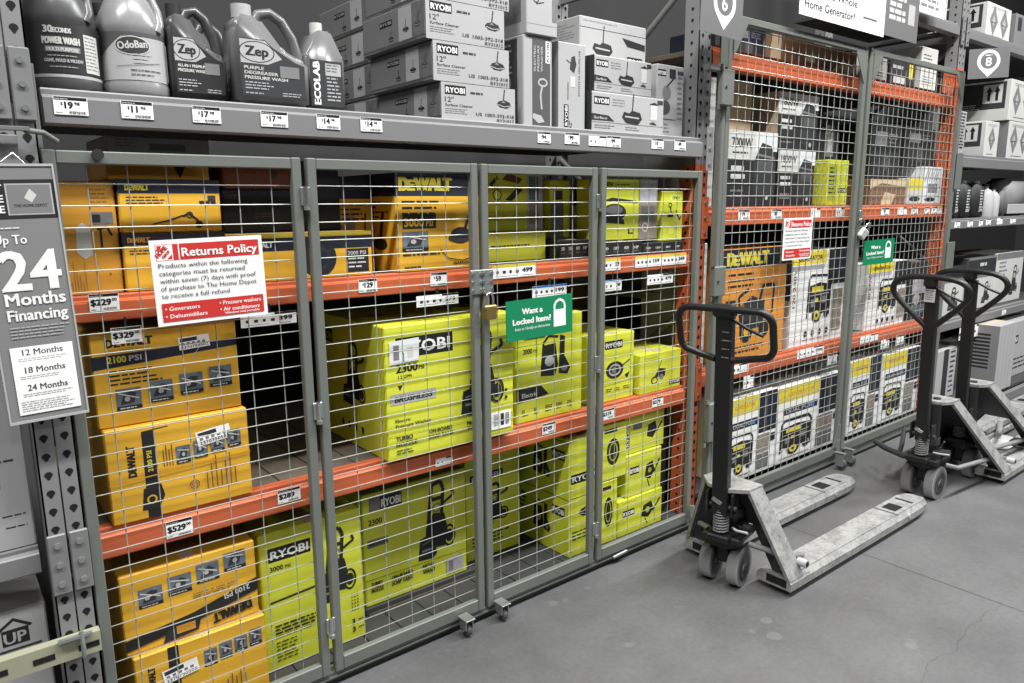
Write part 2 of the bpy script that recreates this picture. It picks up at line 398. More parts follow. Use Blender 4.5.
def price(mb, x0, z1, w, h, y, t, top='black', band=.2):
    """paper price ticket on a beam face (plane y, facing -Y); returns canvas"""
    c = CV(mb, (x0, y, z1-h), (1, 0, 0), (0, 0, 1), w, h)
    return c
def ticket(parent, x0, z1, w, h, y, t='', cents='', kind='price', seed=0, tilt=0, hold=0):
    mb = MB(); mb.box(0, w, -.0012, 0, 0, h, 'paper')
    if hold > 0: mb.box(w*.46, w*.54, .0005, .0015, h*.6, h+hold, 'soft_black')
    c = CV(mb, (0, -.0012, 0), (1, 0, 0), (0, 0, 1), w, h)
    if kind == 'price':
        c.rect(w*.02, h*.80, w*.98, h*.98, 'black'); c.greek(w*.04, h*.85, w*.55, 1, h*.1, 'off_white', seed=seed)
        c.text('$', w*.20, h*.52, h*.18, 'black', .02); c.text(t, w*.32, h*.36, h*.38, 'black', .05, wmax=w*.15*len(t)); c.text(cents, w*(.37+.12*len(t)), h*.55, h*.18, 'black', .03, w=w*.15)
        c.greek(w*.05, h*.1, w*.3, 1, h*.08, 'charcoal', seed=seed); barcode(c, w*.42, h*.05, w*.5, h*.17, seed)
    elif kind == 'hand':
        c.rect(w*.02, h*.82, w*.98, h*.98, 'black'); c.greek(w*.05, h*.86, w*.6, 1, h*.09, 'off_white', seed=seed)
        c.text('$'+t, w*.06, h*.34, h*.36, 'black', .06, w=w*.66); c.text(cents, w*.76, h*.55, h*.17, 'black', .04, w=w*.16)
        c.greek(w*.05, h*.08, w*.3, 1, h*.1, 'mid_grey', seed=seed); barcode(c, w*.45, h*.06, w*.45, h*.14, seed)
    else:   # strip of features
        if kind == 'bluestrip': c.rect(0, h*.8, w, h, 'blue')
        elif kind == 'limestrip': c.rect(0, h*.78, w, h, 'pale_yellow')
        else: c.rect(w*.6, h*.84, w, h, 'black')
        for i in range(4 if w > .13 else 2):
            n = 4 if w > .13 else 2; a = w*(.08+.15*i) if n == 4 else w*(.1+.25*i)
            c.k -= .5
            (c.circ(a+w*.03, h*.45, h*.13, 'charcoal', n=10) if (i+seed) % 2 else c.rect(a, h*.33, a+w*.07, h*.55, 'charcoal'))
        c.greek(w*.06, h*.14, w*.6, 1, h*.09, 'mid_grey', seed=seed)
        c.text(t, w*.68, h*.36, h*.34, 'black', .05, w=w*.24); c.greek(w*.68, h*.12, w*.95, 1, h*.1, 'charcoal', seed=seed+1)
    o = mb.build('price_tag', parent)
    o.location = (x0, y, z1-h); o.rotation_euler = (0, tilt, 0)
    return o

# ------------------------------------------------------------------ cartons
def carton(label, x0, x1, z0, z1, y0, dep, base, front=None, left=None, top=None, rz=0, group=None, cat='box', ch=.004, tape='tan', name='cardboard_box', strap=None, labelfn=None, ztilt=0):
    W, D, H = x1-x0, dep, z1-z0
    mb = MB(); mb.box(-W/2, W/2, -D/2, D/2, 0, H, base, ch)
    # flap gap and tape on the lid, folded edge of the flaps on the ends
    t = CV(mb, (-W/2, -D/2, H), (1, 0, 0), (0, 1, 0), W, D)
    long_x = W > D
    if long_x: t.rect(0, D/2-.001, W, D/2+.001, 'cardboard_shade'); t.rect(W*.02, D/2-.022, W*.98, D/2+.022, tape)
    else: t.rect(W/2-.001, 0, W/2+.001, D, 'cardboard_shade'); t.rect(W/2-.022, D*.02, W/2+.022, D*.98, tape)
    if top: top(t)
    f = CV(mb, (-W/2, -D/2, 0), (1, 0, 0), (0, 0, 1), W, H)
    l = CV(mb, (-W/2, D/2, 0), (0, -1, 0), (0, 0, 1), D, H)
    f.k = l.k = 1
    if front: front(f)
    if left: left(l)
    o = mb.build(name, None, ((x0+x1)/2, y0+D/2, z0), rz)
    if ztilt: o.rotation_euler[1] = ztilt
    tag(o, label, cat, group)
    if labelfn:
        lb = MB(); lc = CV(lb, (-W/2, -D/2-.003, 0), (1, 0, 0), (0, 0, 1), W, H); lc.k = 0; labelfn(lc)
        q = lb.build('shipping_label', o)
    if labelfn is lm_2300_labels:
        lb = MB(); lc = CV(lb, (-W/2, -D/2-.003, 0), (1, 0, 0), (0, 0, 1), W, H); lc.k = 0; lm_2300_code(lc); lb.build('barcode_label', o)
    return o

def stripes(c, mat, n=4, a=.02): pass

# --- yellow power-tool cartons
def dw_mark(c, u, v, w, h, m='pale_yellow', rot=0, bold=.06):
    c.text('D', u, v, h, m, bold, w=w*.15, rot=rot)
    if rot == 0:
        c.text('E', u+w*.155, v, h*.8, m, bold, w=w*.12); c.text('WALT', u+w*.29, v, h, m, bold, w=w*.71)
def dw_wand(c):      # upper yellow carton: navy band on top, wand and gun drawing
    W, H = c.W, c.H
    c.rect(0, H*.74, W, H, 'navy'); dw_mark(c, W*.07, H*.80, W*.22, H*.12)
    c.greek(W*.07, H*.66, W*.45, 3, H*.055, 'charcoal', seed=3)
    for i in range(3): c.rect(W*(.78+.06*i), H*.52, W*(.83+.06*i), H*.60, 'soft_black')
    c.rect(W*.87, H*.60, W*.95, H*.70, 'charcoal')
    c.line([(W*.30, H*.16), (W*.48, H*.24), (W*.60, H*.32)], H*.025, 'soft_black')
    c.line([(W*.60, H*.30), (W*.66, H*.36), (W*.74, H*.24), (W*.78, H*.12)], H*.04, 'soft_black'); c.ring(W*.67, H*.33, W*.035, W*.012, 'charcoal')
    c.circ(W*.76, H*.14, W*.04, 'soft_black')
def dw_below(c):
    W, H = c.W, c.H
    c.rect(0, H*.80, W, H, 'navy'); dw_mark(c, W*.05, H*.85, W*.2, H*.09, 'yellow_dull'); c.rect(W*.82, H*.85, W*.95, H*.93, 'charcoal')
    c.greek(W*.06, H*.70, W*.4, 2, H*.05, 'charcoal', seed=8)
def dw_side(c):
    W, H = c.W, c.H
    c.rect(0, H*.78, W, H, 'navy')
    for i in range(5): c.rect(W*.5, H*(.08+.14*i), W*.95, H*(.13+.14*i), 'rust_brown')
def dw_tan(c):
    W, H = c.W, c.H
    c.rect(W*.52, H*.62, W*.93, H*.73, 'photo_g'); c.rect(W*.55, H*.64, W*.70, H*.71, 'soft_black')
    c.greek(W*.55, H*.92, W*.92, 5, H*.035, 'cardboard_shade', seed=4)
    c.poly([(W*.22, H*.38), (W*.25, H*.60), (W*.36, H*.64), (W*.50, H*.60), (W*.50, H*.36), (W*.36, H*.32)], 'off_white')
    c.line([(W*.62, H*.58), (W*.80, H*.60), (W*.88, H*.52)], H*.02, 'soft_black'); c.line([(W*.68, H*.58), (W*.68, H*.42)], H*.018, 'soft_black')
    for i in range(6): c.rect(W*(.08+.05*i), 0.01, W*(.09+.05*i), H*(.12+.06*((i*3) % 4)), 'cardboard_shade')
    c.ring(W*.78, H*.18, W*.02, W*.01, 'soft_black')
def dw_long(c):
    W, H = c.W, c.H
    c.rect(0, H*.93, W, H, 'pale_yellow'); c.rect(0, H*.64, W, H*.91, 'navy')
    c.circ(W*.60, H*.45, H*.42, 'navy'); c.ring(W*.60, H*.45, H*.36, H*.05, 'soft_black'); c.ring(W*.60, H*.45, H*.25, H*.04, 'charcoal')
    c.rect(W*.80, H*.1, W*.97, H*.62, 'soft_black'); c.text('3000 PSI', W*.815, H*.48, H*.09, 'off_white', .02, w=W*.135)
    c.greek(W*.815, H*.38, W*.95, 3, H*.09, 'off_white', seed=5)
    c.greek(W*.10, H*.45, W*.22, 3, H*.09, 'charcoal', seed=5); dw_mark(c, W*.13, H*.72, W*.16, H*.12, 'off_white')
def dw_big(c):       # large surface-cleaner carton
    W, H = c.W, c.H
    c.rect(0, H*.77, W, H, 'navy'); dw_mark(c, W*.05, H*.83, W*.60, H*.13, 'pale_yellow', bold=.09)
    c.greek(W*.07, H*.70, W*.5, 3, H*.06, 'soft_black', seed=2)
    c.rect(W*.07, H*.44, W*.46, H*.59, 'soft_black'); c.text('3000', W*.09, H*.465, H*.085, 'yellow', .05, w=W*.22); c.text('PSI', W*.34, H*.465, H*.055, 'yellow', .03)
    pic(c, W*.06, H*.21, W*.30, H*.20, 'photo_b', 3); c.greek(W*.06, H*.17, W*.5, 1, H*.04, 'soft_black', seed=2)
    c.text('MAXIMUM', W*.08, H*.03, H*.03, 'soft_black', .04); c.text('WARRANTY', W*.66, H*.05, H*.03, 'soft_black', .04, w=W*.25)
    c.line([(W*.80, H*.38), (W*.86, H*.55), (W*.97, H*.74)], W*.03, 'soft_black')
    c.circ(W*.76, H*.36, W*.13, 'soft_black', ry=H*.085); c.circ(W*.76, H*.335, W*.16, 'charcoal', ry=H*.05); c.circ(W*.77, H*.38, W*.09, 'navy', ry=H*.05)
    c.line([(W*.5, H*.22), (W*.6, H*.12), (W*.78, H*.09), (W*.97, H*.14)], W*.01, 'soft_black')
def dw_big_left(c):
    W, H = c.W, c.H
    c.rect(0, H*.77, W, H, 'navy'); c.rect(W*.1, H*.30, W*.45, H*.6, 'photo_a'); c.greek(W*.05, H*.70, W*.9, 4, H*.05, 'soft_black', seed=9)
    c.line([(W*.72, H*.32), (W*.78, H*.62)], W*.05, 'soft_black'); c.circ(W*.72, H*.28, W*.12, 'soft_black', ry=H*.06); c.circ(W*.4, H*.12, W*.2, 'charcoal', ry=H*.05)
def navy_box(c):
    W, H = c.W, c.H
    c.text('AXY', W*.04, H*.78, H*.10, 'dark_grey', .05); c.ring(W*.62, H*.4, H*.28, H*.01, 'dark_grey'); c.greek(W*.45, H*.42, W*.78, 2, H*.06, 'dark_grey', seed=1)
def dw_2100(c):      # carton standing the right way up, navy stripe and four pictures
    W, H = c.W, c.H
    c.text('DEWALT', W*.10, H*.845, H*.085, 'soft_black', .08, w=W*.30)
    c.poly([(0, H*.62), (W, H*.72), (W, H*.80), (0, H*.76)], 'navy'); c.text('2100', W*.10, H*.68, H*.07, 'pale_yellow', .04, w=W*.12); c.text('PSI', W*.24, H*.685, H*.06, 'off_white', .03, w=W*.08)
    c.greek(W*.10, H*.58, W*.46, 4, H*.045, 'soft_black', seed=3)
    c.line([(W*.66, H*.62), (W*.72, H*.74)], W*.004, 'off_white')
    for i in range(4): pic(c, W*(.13+.215*i), H*(.17+.035*i), W*.165, H*.23, 'photo_b', i)
def dw_2100_label(c):
    ship_label(c, c.W*.58, c.H*.73, c.W*.22, c.H*.14, .06, 3)
def dw_side_up(c):   # carton lying on its side: marks read upwards
    W, H = c.W, c.H
    c.text('DEWALT', W*.185, H*.48, W*.055, 'soft_black', .07, w=H*.32, rot=math.pi/2)
    c.poly([(W*.235, 0), (W*.32, 0), (W*.325, H*.93), (W*.24, H*.93)], 'soft_black'); c.text('2100 PSI', W*.295, H*.50, W*.035, 'pale_yellow', .03, w=H*.22, rot=math.pi/2)
    c.line([(W*.24, H*.93), (W*.42, H*.95)], H*.01, 'soft_black')
    c.poly([(W*.20, H*.10), (W*.22, H*.33), (W*.34, H*.35), (W*.36, H*.22), (W*.31, H*.08)], 'soft_black'); c.ring(W*.27, H*.20, W*.035, W*.012, 'yellow')
    for i in range(4): c.rect(W*(.37+.02*i), H*.52, W*(.376+.02*i), H*(.70+.05*(i % 2)), 'rust_brown')
    for i in range(4): pic(c, W*(.46+.125*i), H*(.52+.025*i), W*.10, H*.19, 'photo_b', i+5)
    c.ring(W*.57, H*.26, W*.035, W*.006, 'rust_brown'); c.ring(W*.57, H*.26, W*.02, W*.004, 'rust_brown')
    for i in range(7): c.rect(W*(.66+.035*i), H*.18, W*(.668+.035*i), H*(.38+.08*(i % 3)), 'rust_brown')
    c.line([(0, H*.44), (W, H*.50)], H*.012, 'yellow_dull')
def dw_side_label(c): ship_label(c, c.W*.62, c.H*.66, c.W*.25, c.H*.16, .14, 5)
def dw_flip(c):      # upside down
    W, H = c.W, c.H
    for i in range(4): pic(c, W*(.12+.21*i), H*(.54+.05*i), W*.17, H*.24, 'photo_b', i+2)
    c.poly([(0, H*.06), (W*.5, H*.17), (W, H*.33), (W, H*.50), (W*.5, H*.30), (0, H*.20)], 'soft_black')
    c.text('2100 PSI', W*.93, H*.44, H*.07, 'off_white', .04, w=W*.2, rot=math.pi+.12)
    c.text('DEWALT', W*.93, H*.24, H*.13, 'soft_black', .07, w=W*.30, rot=math.pi+.12)
    c.poly([(W*.26, H*.02), (W*.30, H*.20), (W*.55, H*.24), (W*.52, H*.06)], 'navy'); c.rect(W*.36, H*.09, W*.50, H*.19, 'yellow_dull'); c.circ(W*.32, H*.13, W*.03, 'charcoal')
    c.greek(W*.5, H*.52, W*.85, 2, H*.05, 'cardboard_shade', seed=2)
    c.line([(W*.8, H*.9), (W*.9, H*.93)], H*.02, 'rust_brown')
def dw_bottom(c):
    W, H = c.W, c.H
    c.text('DEWALT', W*.14, H*.52, W*.05, 'soft_black', .07, w=H*.3, rot=math.pi/2)
    c.rect(W*.24, H*.2, W*.32, H, 'soft_black')
    for i in range(4): pic(c, W*(.50+.12*i), H*(.58+.02*i), W*.10, H*.22, 'photo_b', i+3)
    for i in range(5): c.rect(W*(.66+.035*i), H*.18, W*(.668+.035*i), H*(.32+.06*(i % 2)), 'rust_brown')
def dw_bottom_label(c): ship_label(c, c.W*.20, c.H*.55, c.W*.26, c.H*.18, .12, 8)

# --- lime cartons
def lm_2300(c):
    W, H = c.W, c.H
    logo_box(c, 'RYOBI', W*.08, H*.76, W*.42, H*.15)
    c.text('2300', W*.08, H*.655, H*.06, 'soft_black', .05, w=W*.15); c.text('PSI', W*.24, H*.66, H*.03, 'soft_black', .03); c.text('1.2 GPM', W*.09, H*.61, H*.025, 'soft_black', .02)
    c.poly([(W*.10, H*.52), (W*.085, H*.56), (W*.12, H*.56)], 'soft_black')
    c.rect(W*.03, H*.42, W*.36, H*.50, 'light_grey'); c.text('BRUSHLESS', W*.06, H*.437, H*.042, 'soft_black', .05, w=W*.27, slant=.2)
    c.text('Electric', W*.06, H*.285, H*.026, 'soft_black', .02, w=W*.11); c.text('Pressure Washer', W*.06, H*.245, H*.026, 'soft_black', .02, w=W*.26)
    c.text('TURBO', W*.06, H*.145, H*.033, 'soft_black', .03, w=W*.12); c.text('NOZZLE', W*.06, H*.10, H*.033, 'soft_black', .03, w=W*.15)
    c.text('ON-BOARD', W*.30, H*.150, H*.03, 'soft_black', .03, w=W*.18); c.text('SOAP TANK', W*.30, H*.107, H*.03, 'soft_black', .03, w=W*.19)
    c.text('METAL', W*.60, H*.150, H*.03, 'soft_black', .03, w=W*.1); c.text('WAND', W*.60, H*.107, H*.03, 'soft_black', .03, w=W*.1)
    c.greek(W*.06, H*.065, W*.2, 2, H*.022, 'soft_black', seed=1)
    c.line([(0, H*.19), (W, H*.17)], H*.004, 'lime_dull')
    washer(c, W*.55, H*.22, W*.36, H*.68)
    for i in range(2): c.circ(W*.93, H*(.37-.06*i), W*.012, 'soft_black')
def lm_2300_labels(c):
    W, H = c.W, c.H
    c.poly([(W*.03, H*.72), (W*.24, H*.73), (W*.245, H*.90), (W*.035, H*.89)], 'clear_white'); c.rect(W*.06, H*.75, W*.10, H*.86, 'mid_grey'); c.rect(W*.13, H*.73, W*.135, H*.8, 'black'); c.rect(W*.16, H*.76, W*.2, H*.84, 'off_white')
def lm_2300_code(c):
    W, H = c.W, c.H
    c.rect(W*.80, H*.055, W*.97, H*.20, 'paper'); barcode(c, W*.82, H*.08, W*.04, H*.1, 2); c.rect(W*.88, H*.08, W*.91, H*.18, 'charcoal'); barcode(c, W*.92, H*.08, W*.035, H*.1, 5)
def lm_left_pic(c):
    W, H = c.W, c.H
    washer(c, W*.38, H*.32, W*.34, H*.5); logo_box(c, 'RYOBI', W*.06, H*.78, W*.2, H*.1, fg='lime_dull'); c.line([(0, H*.5), (W*.3, H*.44)], H*.004, 'soft_black')
    for i in range(4): c.rect(W*(.35+.1*i), H*.13, W*(.38+.1*i), H*.18, 'soft_black')
    c.rect(W*.88, 0, W*.885, H, 'lime_pale'); c.rect(W*.94, 0, W*.945, H, 'lime_pale')
def lm_2000(c):
    W, H = c.W, c.H
    c.text('2000', W*.10, H*.66, H*.05, 'soft_black', .04, w=W*.13); c.text('PSI', W*.25, H*.665, H*.03, 'soft_black', .02)
    compact_washer(c, W*.33, H*.38, W*.48, H*.42)
    c.poly([(0, H*.20), (0, H*.335), (W*.36, H*.335), (W*.47, H*.24), (W*.45, H*.235)], 'soft_black'); c.text('Electric', W*.08, H*.245, H*.045, 'off_white', .03, w=W*.22)
    for i in range(5):
        c.k -= .4; c.text(('13', '25', 'GFCI', '120V', '2YR')[i], W*(.08+.17*i), H*.10, H*.03, 'soft_black', .03); c.greek(W*(.08+.17*i), H*.07, W*(.17+.17*i), 1, H*.02, 'soft_black', seed=i)
    logo_box(c, 'RYOBI', W*.12, H*.80, W*.3, H*.1)
def lm_small(c):
    W, H = c.W, c.H
    logo_box(c, 'RYOBI', W*.32, H*.78, W*.40, H*.12); c.circ(W*.55, H*.46, W*.20, 'soft_black', ry=H*.13); c.ring(W*.55, H*.46, W*.14, W*.03, 'light_grey', ry=H*.09); c.circ(W*.53, H*.46, W*.05, 'mid_grey')
    c.line([(W*.7, H*.5), (W*.9, H*.58)], H*.02, 'soft_black'); c.poly([(W*.78, H*.36), (W*.9, H*.40), (W*.84, H*.30)], 'soft_black')
    c.line([(W*.3, H*.24), (W, H*.28)], H*.006, 'lime_dull')
    for i in range(3): c.greek(W*(.35+.2*i), H*.18, W*(.5+.2*i), 2, H*.03, 'soft_black', seed=i)
def lm_low(c):
    W, H = c.W, c.H
    c.line([(W*.28, H*.25), (W*.42, H*.5), (W*.52, H*.78)], H*.02, 'soft_black'); c.ring(W*.35, H*.30, W*.08, W*.02, 'soft_black', ry=H*.1)
    c.poly([(W*.36, H*.38), (W*.44, H*.60), (W*.62, H*.55), (W*.60, H*.36)], 'soft_black'); c.circ(W*.52, H*.36, W*.05, 'mid_grey')
    logo_box(c, 'RYOBI', W*.72, H*.10, W*.26, H*.13); c.greek(W*.1, H*.88, W*.5, 2, H*.07, 'lime_dull', seed=4)
def lm_low_left(c):
    c.rect(c.W*.2, c.H*.7, c.W*.8, c.H*.88, 'soft_black'); c.rect(c.W*.3, c.H*.1, c.W*.8, c.H*.26, 'soft_black'); c.rect(c.W*.45, c.H*.35, c.W*.7, c.H*.6, 'photo_g')
def lm_3000(c):
    W, H = c.W, c.H
    logo_box(c, 'RYOBI', W*.08, H*.79, W*.40, H*.10); c.text('3000', W*.09, H*.725, H*.035, 'soft_black', .03, w=W*.12); c.text('PSI', W*.23, H*.725, H*.025, 'soft_black', .02)
    c.poly([(W*.06, H*.495), (W*.5, H*.515), (W*.5, H*.53), (W*.06, H*.51)], 'charcoal')
    washer(c, W*.52, H*.36, W*.40, H*.54)
    c.greek(W*.10, H*.32, W*.60, 4, H*.026, 'soft_black', th=H*.012, seed=3)
    c.greek(W*.10, H*.20, W*.34, 6, H*.026, 'soft_black', th=H*.008, seed=7)
    for i in range(3): c.k -= .3; c.greek(W*(.86+.03*i), H*.36, W*(.875+.03*i), 6, H*.025, 'soft_black', seed=i)
    c.text('3', W*.86, H*.13, H*.04, 'soft_black', .05); c.text('3', W*.86, H*.07, H*.04, 'soft_black', .05); c.greek(W*.92, H*.15, W*.99, 1, H*.02, 'soft_black'); c.greek(W*.92, H*.09, W*.99, 1, H*.02, 'soft_black')
def lm_dark(c):
    W, H = c.W, c.H
    c.poly([(W*.06, H*.83), (W*.3, H*.84), (W*.3, H*.97), (W*.06, H*.96)], 'mid_grey'); logo_box(c, 'RYOBI', W*.16, H*.83, W*.20, H*.12)
    c.rect(W*.03, H*.52, W*.22, H*.59, 'photo_g'); c.text('BRUSHLESS', W*.05, H*.535, H*.035, 'soft_black', .04, w=W*.16)
    c.text('2300', W*.05, H*.72, H*.05, 'soft_black', .03, w=W*.12)
    washer(c, W*.50, H*.24, W*.38, H*.70)
    c.text('TURBO', W*.05, H*.17, H*.04, 'soft_black', .03, w=W*.1); c.text('NOZZLE', W*.05, H*.12, H*.04, 'soft_black', .03, w=W*.11)
    c.text('ON-BOARD', W*.24, H*.17, H*.04, 'soft_black', .03, w=W*.2); c.text('SOAP TANK', W*.24, H*.12, H*.04, 'soft_black', .03, w=W*.2)
    c.text('METAL', W*.54, H*.17, H*.04, 'soft_black', .03, w=W*.12); c.text('WAND', W*.54, H*.12, H*.04, 'soft_black', .03, w=W*.12)
    c.greek(W*.05, H*.30, W*.4, 1, H*.03, 'soft_black', seed=2); c.line([(0, H*.24), (W, H*.22)], H*.004, 'soft_black')
    c.rect(W*.78, H*.04, W*.95, H*.19, 'photo_c'); barcode(c, W*.80, H*.06, W*.05, H*.1, 3)
def lm_stack(c):
    W, H = c.W, c.H
    logo_box(c, 'RYOBI', W*.10, H*.52, W*.26, H*.18); c.poly([(W*.52, H*.36), (W*.56, H*.66), (W*.74, H*.72), (W*.80, H*.48), (W*.68, H*.28)], 'soft_black')
    c.circ(W*.66, H*.5, W*.05, 'lime_dull'); c.line([(W*.78, H*.42), (W*.94, H*.72)], H*.05, 'soft_black'); c.line([(W*.60, H*.3), (W*.66, H*.1)], H*.03, 'soft_black'); c.greek(W*.1, H*.9, W*.5, 1, H*.06, 'lime_dull', seed=1)
def lm_stack_v(c):
    W, H = c.W, c.H
    logo_box(c, 'RYOBI', W*.02, H*.18, W*.10, H*.62, rot=90); lm_stack2 = None
    c.poly([(W*.55, H*.36), (W*.58, H*.66), (W*.76, H*.72), (W*.82, H*.48), (W*.7, H*.28)], 'soft_black'); c.line([(W*.8, H*.42), (W*.93, H*.66)], H*.05, 'soft_black')
    c.rect(W*.2, H*.62, W*.42, H*.78, 'photo_g')
def lm_tower(c):
    W, H = c.W, c.H
    c.circ(W*.45, H*.5, W*.26, 'soft_black', ry=H*.24); c.ring(W*.45, H*.5, W*.18, W*.05, 'lime_dull', ry=H*.17); c.rect(W*.1, H*.85, W*.6, H*.92, 'soft_black')
def lm_blob(c):
    W, H = c.W, c.H
    washer(c, W*.22, H*.28, W*.56, H*.40); logo_box(c, 'RYOBI', W*.08, H*.74, W*.6, H*.07); c.greek(W*.1, H*.2, W*.8, 4, H*.035, 'soft_black', seed=2)
def lm_front_tall(c):
    W, H = c.W, c.H
    logo_box(c, 'RYOBI', W*.06, H*.62, W*.8, H*.08); cleaner(c, W*.3, H*.32, W*.55); c.greek(W*.1, H*.2, W*.8, 3, H*.03, 'soft_black', seed=2); c.line([(0, H*.5), (W, H*.5)], H*.004, 'charcoal')
def lm_side_stack(c):
    W, H = c.W, c.H
    for i in range(2):
        b = H*(.05+.48*i)
        compact_washer(c, W*.42, b+H*.08, W*.30, H*.26); c.line([(0, b+H*.44), (W, b+H*.44)], H*.006, 'charcoal'); c.greek(W*.1, b+H*.34, W*.35, 4, H*.04, 'soft_black', seed=i); logo_box(c, 'RYOBI', W*.74, b+H*.28, W*.2, H*.08)
def up_tools(c):
    W, H = c.W, c.H
    c.poly([(W*.02, H*.75), (W*.16, H*.88), (W*.18, H*.83), (W*.06, H*.70)], 'charcoal'); c.poly([(W*.25, H*.82), (W*.35, H*.93), (W*.62, H*.84), (W*.55, H*.76)], 'rust_brown')
    c.poly([(W*.30, H*.50), (W*.55, H*.72), (W*.62, H*.66), (W*.42, H*.48)], 'soft_black'); c.ring(W*.16, H*.58, W*.08, W*.015, 'soft_black')
    c.rect(W*.70, 0, W, H, 'photo_c'); c.rect(W*.74, H*.1, W*.92, H*.45, 'photo_a'); c.rect(W*.74, H*.5, W*.92, H*.88, 'photo_b')
def up_40v(c):
    W, H = c.W, c.H
    c.text('40V', W*.05, H*.88, H*.07, 'soft_black', .05, slant=.2, w=W*.16); c.greek(W*.27, H*.90, W*.5, 1, H*.04, 'soft_black')
    c.poly([(W*.02, H*.64), (W*.64, H*.60), (W*.64, H*.64), (W*.2, H*.70)], 'soft_black')
    c.circ(W*.24, H*.46, W*.20, 'charcoal', ry=H*.14); c.circ(W*.24, H*.50, W*.14, 'photo_g', ry=H*.07); c.poly([(W*.02, H*.30), (W*.1, H*.40), (W*.4, H*.34), (W*.42, H*.26)], 'soft_black')
    c.rect(W*.48, H*.10, W*.58, H*.20, 'soft_black'); c.rect(W*.5, H*.12, W*.56, H*.18, 'lime')
    c.rect(W*.66, 0, W, H, 'photo_a'); c.rect(W*.68, H*.62, W*.98, H*.97, 'photo_c'); c.rect(W*.70, H*.3, W*.95, H*.56, 'photo_g'); c.ring(W*.78, H*.2, W*.06, W*.02, 'off_white')
def up_stick(c):
    W, H = c.W, c.H
    c.rect(W*.38, H*.82, W*.9, H*.93, 'lime_pale'); c.text('ONE+', W*.5, H*.84, H*.06, 'soft_black', .04, w=W*.34); c.ring(W*.4, H*.72, W*.08, W*.03, 'soft_black'); c.line([(W*.4, H*.7), (W*.46, H*.56)], W*.05, 'soft_black')
    c.rect(W*.28, H*.48, W*.55, H*.54, 'soft_black'); c.line([(W*.66, H*.62), (W*.86, H*.42), (W*.9, H*.5)], W*.04, 'soft_black'); c.rect(W*.35, H*.14, W*.6, H*.30, 'lime_pale')
def up_brackets(c):
    W, H = c.W, c.H
    c.rect(0, 0, W*.38, H*.62, 'photo_g'); c.rect(W*.55, H*.05, W, H, 'photo_g'); c.rect(W*.62, H*.55, W*.88, H*.9, 'charcoal'); c.rect(W*.66, H*.1, W*.76, H*.5, 'off_white'); c.circ(W*.75, H*.5, W*.08, 'light_grey'); c.rect(W*.1, H*.66, W*.35, H*.82, 'charcoal')
def base_lime(c):
    W, H = c.W, c.H
    c.greek(W*.06, H*.52, W*.75, 1, H*.07, 'soft_black', th=H*.05, seed=6); c.rect(0, H*.85, W, H*.88, 'lime_pale')
def base_black(c):
    W, H = c.W, c.H
    for i in range(4): c.k -= .4; c.text(('ONE+', '18V', '40V', 'HP')[i], W*(.07+.24*i), H*.45, H*.2, 'off_white', .03, w=W*.12); c.greek(W*(.07+.24*i), H*.3, W*(.2+.24*i), 1, H*.1, 'mid_grey')

# --- right cage
def gen_black(t):
    def fn(c):
        W, H = c.W, c.H
        c.rect(0, H*.62, W*.62, H, 'off_white'); c.rect(W*.55, H*.75, W, H, 'clear_white')
        c.text(t, W*.08, H*.78, H*.13, 'charcoal', .03, w=W*.40); c.greek(W*.1, H*.70, W*.4, 1, H*.06, 'charcoal', seed=2)
        c.poly([(W*.55, H*.12), (W*.52, H*.6), (W*.68, H*.86), (W*.88, H*.82), (W*.98, H*.55), (W*.96, H*.12)], 'charcoal'); c.rect(W*.62, H*.45, W*.92, H*.62, 'dark_grey'); c.line([(W*.58, H*.7), (W*.95, H*.66)], H*.03, 'mid_grey')
        c.greek(W*.08, H*.48, W*.36, 2, H*.11, 'off_white', th=H*.06, seed=5); c.greek(W*.08, H*.2, W*.4, 2, H*.07, 'mid_grey', seed=3); c.circ(W*.82, H*.12, W*.03, 'light_grey')
    return fn
def gen_white(c):
    W, H = c.W, c.H
    c.rect(0, H*.86, W*.62, H, 'pale_yellow'); c.text('GENERATOR', W*.12, H*.90, H*.05, 'soft_black', .04, w=W*.42); c.rect(W*.66, H*.62, W, H, 'navy'); c.rect(W*.70, H*.62, W*.80, H, 'charcoal')
    c.text('120 240V', W*.09, H*.42, W*.05, 'rust_brown', .02, w=H*.4, rot=math.pi/2); c.rect(W*.02, H*.80, W*.58, H*.85, 'photo_c')
    generator(c, W*.30, H*.22, W*.44, H*.52); c.rect(W*.78, H*.1, W*.96, H*.56, 'photo_a')
    for i in range(4): c.k -= .4; c.circ(W*(.3+.13*i), H*.12, W*.03, 'charcoal'); c.greek(W*(.26+.13*i), H*.05, W*(.35+.13*i), 1, H*.02, 'charcoal')
def gen_low(c):
    W, H = c.W, c.H
    c.rect(0, H*.80, W*.62, H, 'pale_yellow'); c.text('GENERATOR', W*.14, H*.87, H*.05, 'yellow_dull', .05, w=W*.40)
    c.rect(W*.63, H*.5, W, H, 'navy'); c.rect(W*.76, H*.5, W*.80, H, 'dark_grey')
    c.rect(W*.08, H*.63, W*.60, H*.72, 'navy'); c.text('DUAL FUEL', W*.12, H*.65, H*.05, 'light_grey', .03, w=W*.42); c.rect(W*.44, H*.65, W*.56, H*.70, 'blue')
    generator(c, W*.05, H*.08, W*.48, H*.48); c.rect(W*.60, H*.26, W*.86, H*.48, 'photo_a'); c.rect(W*.60, H*.05, W*.86, H*.24, 'photo_g'); c.rect(W*.88, H*.36, W*.98, H*.46, 'navy')
    c.greek(W*.05, H*.05, W*.55, 1, H*.04, 'mid_grey', seed=5)
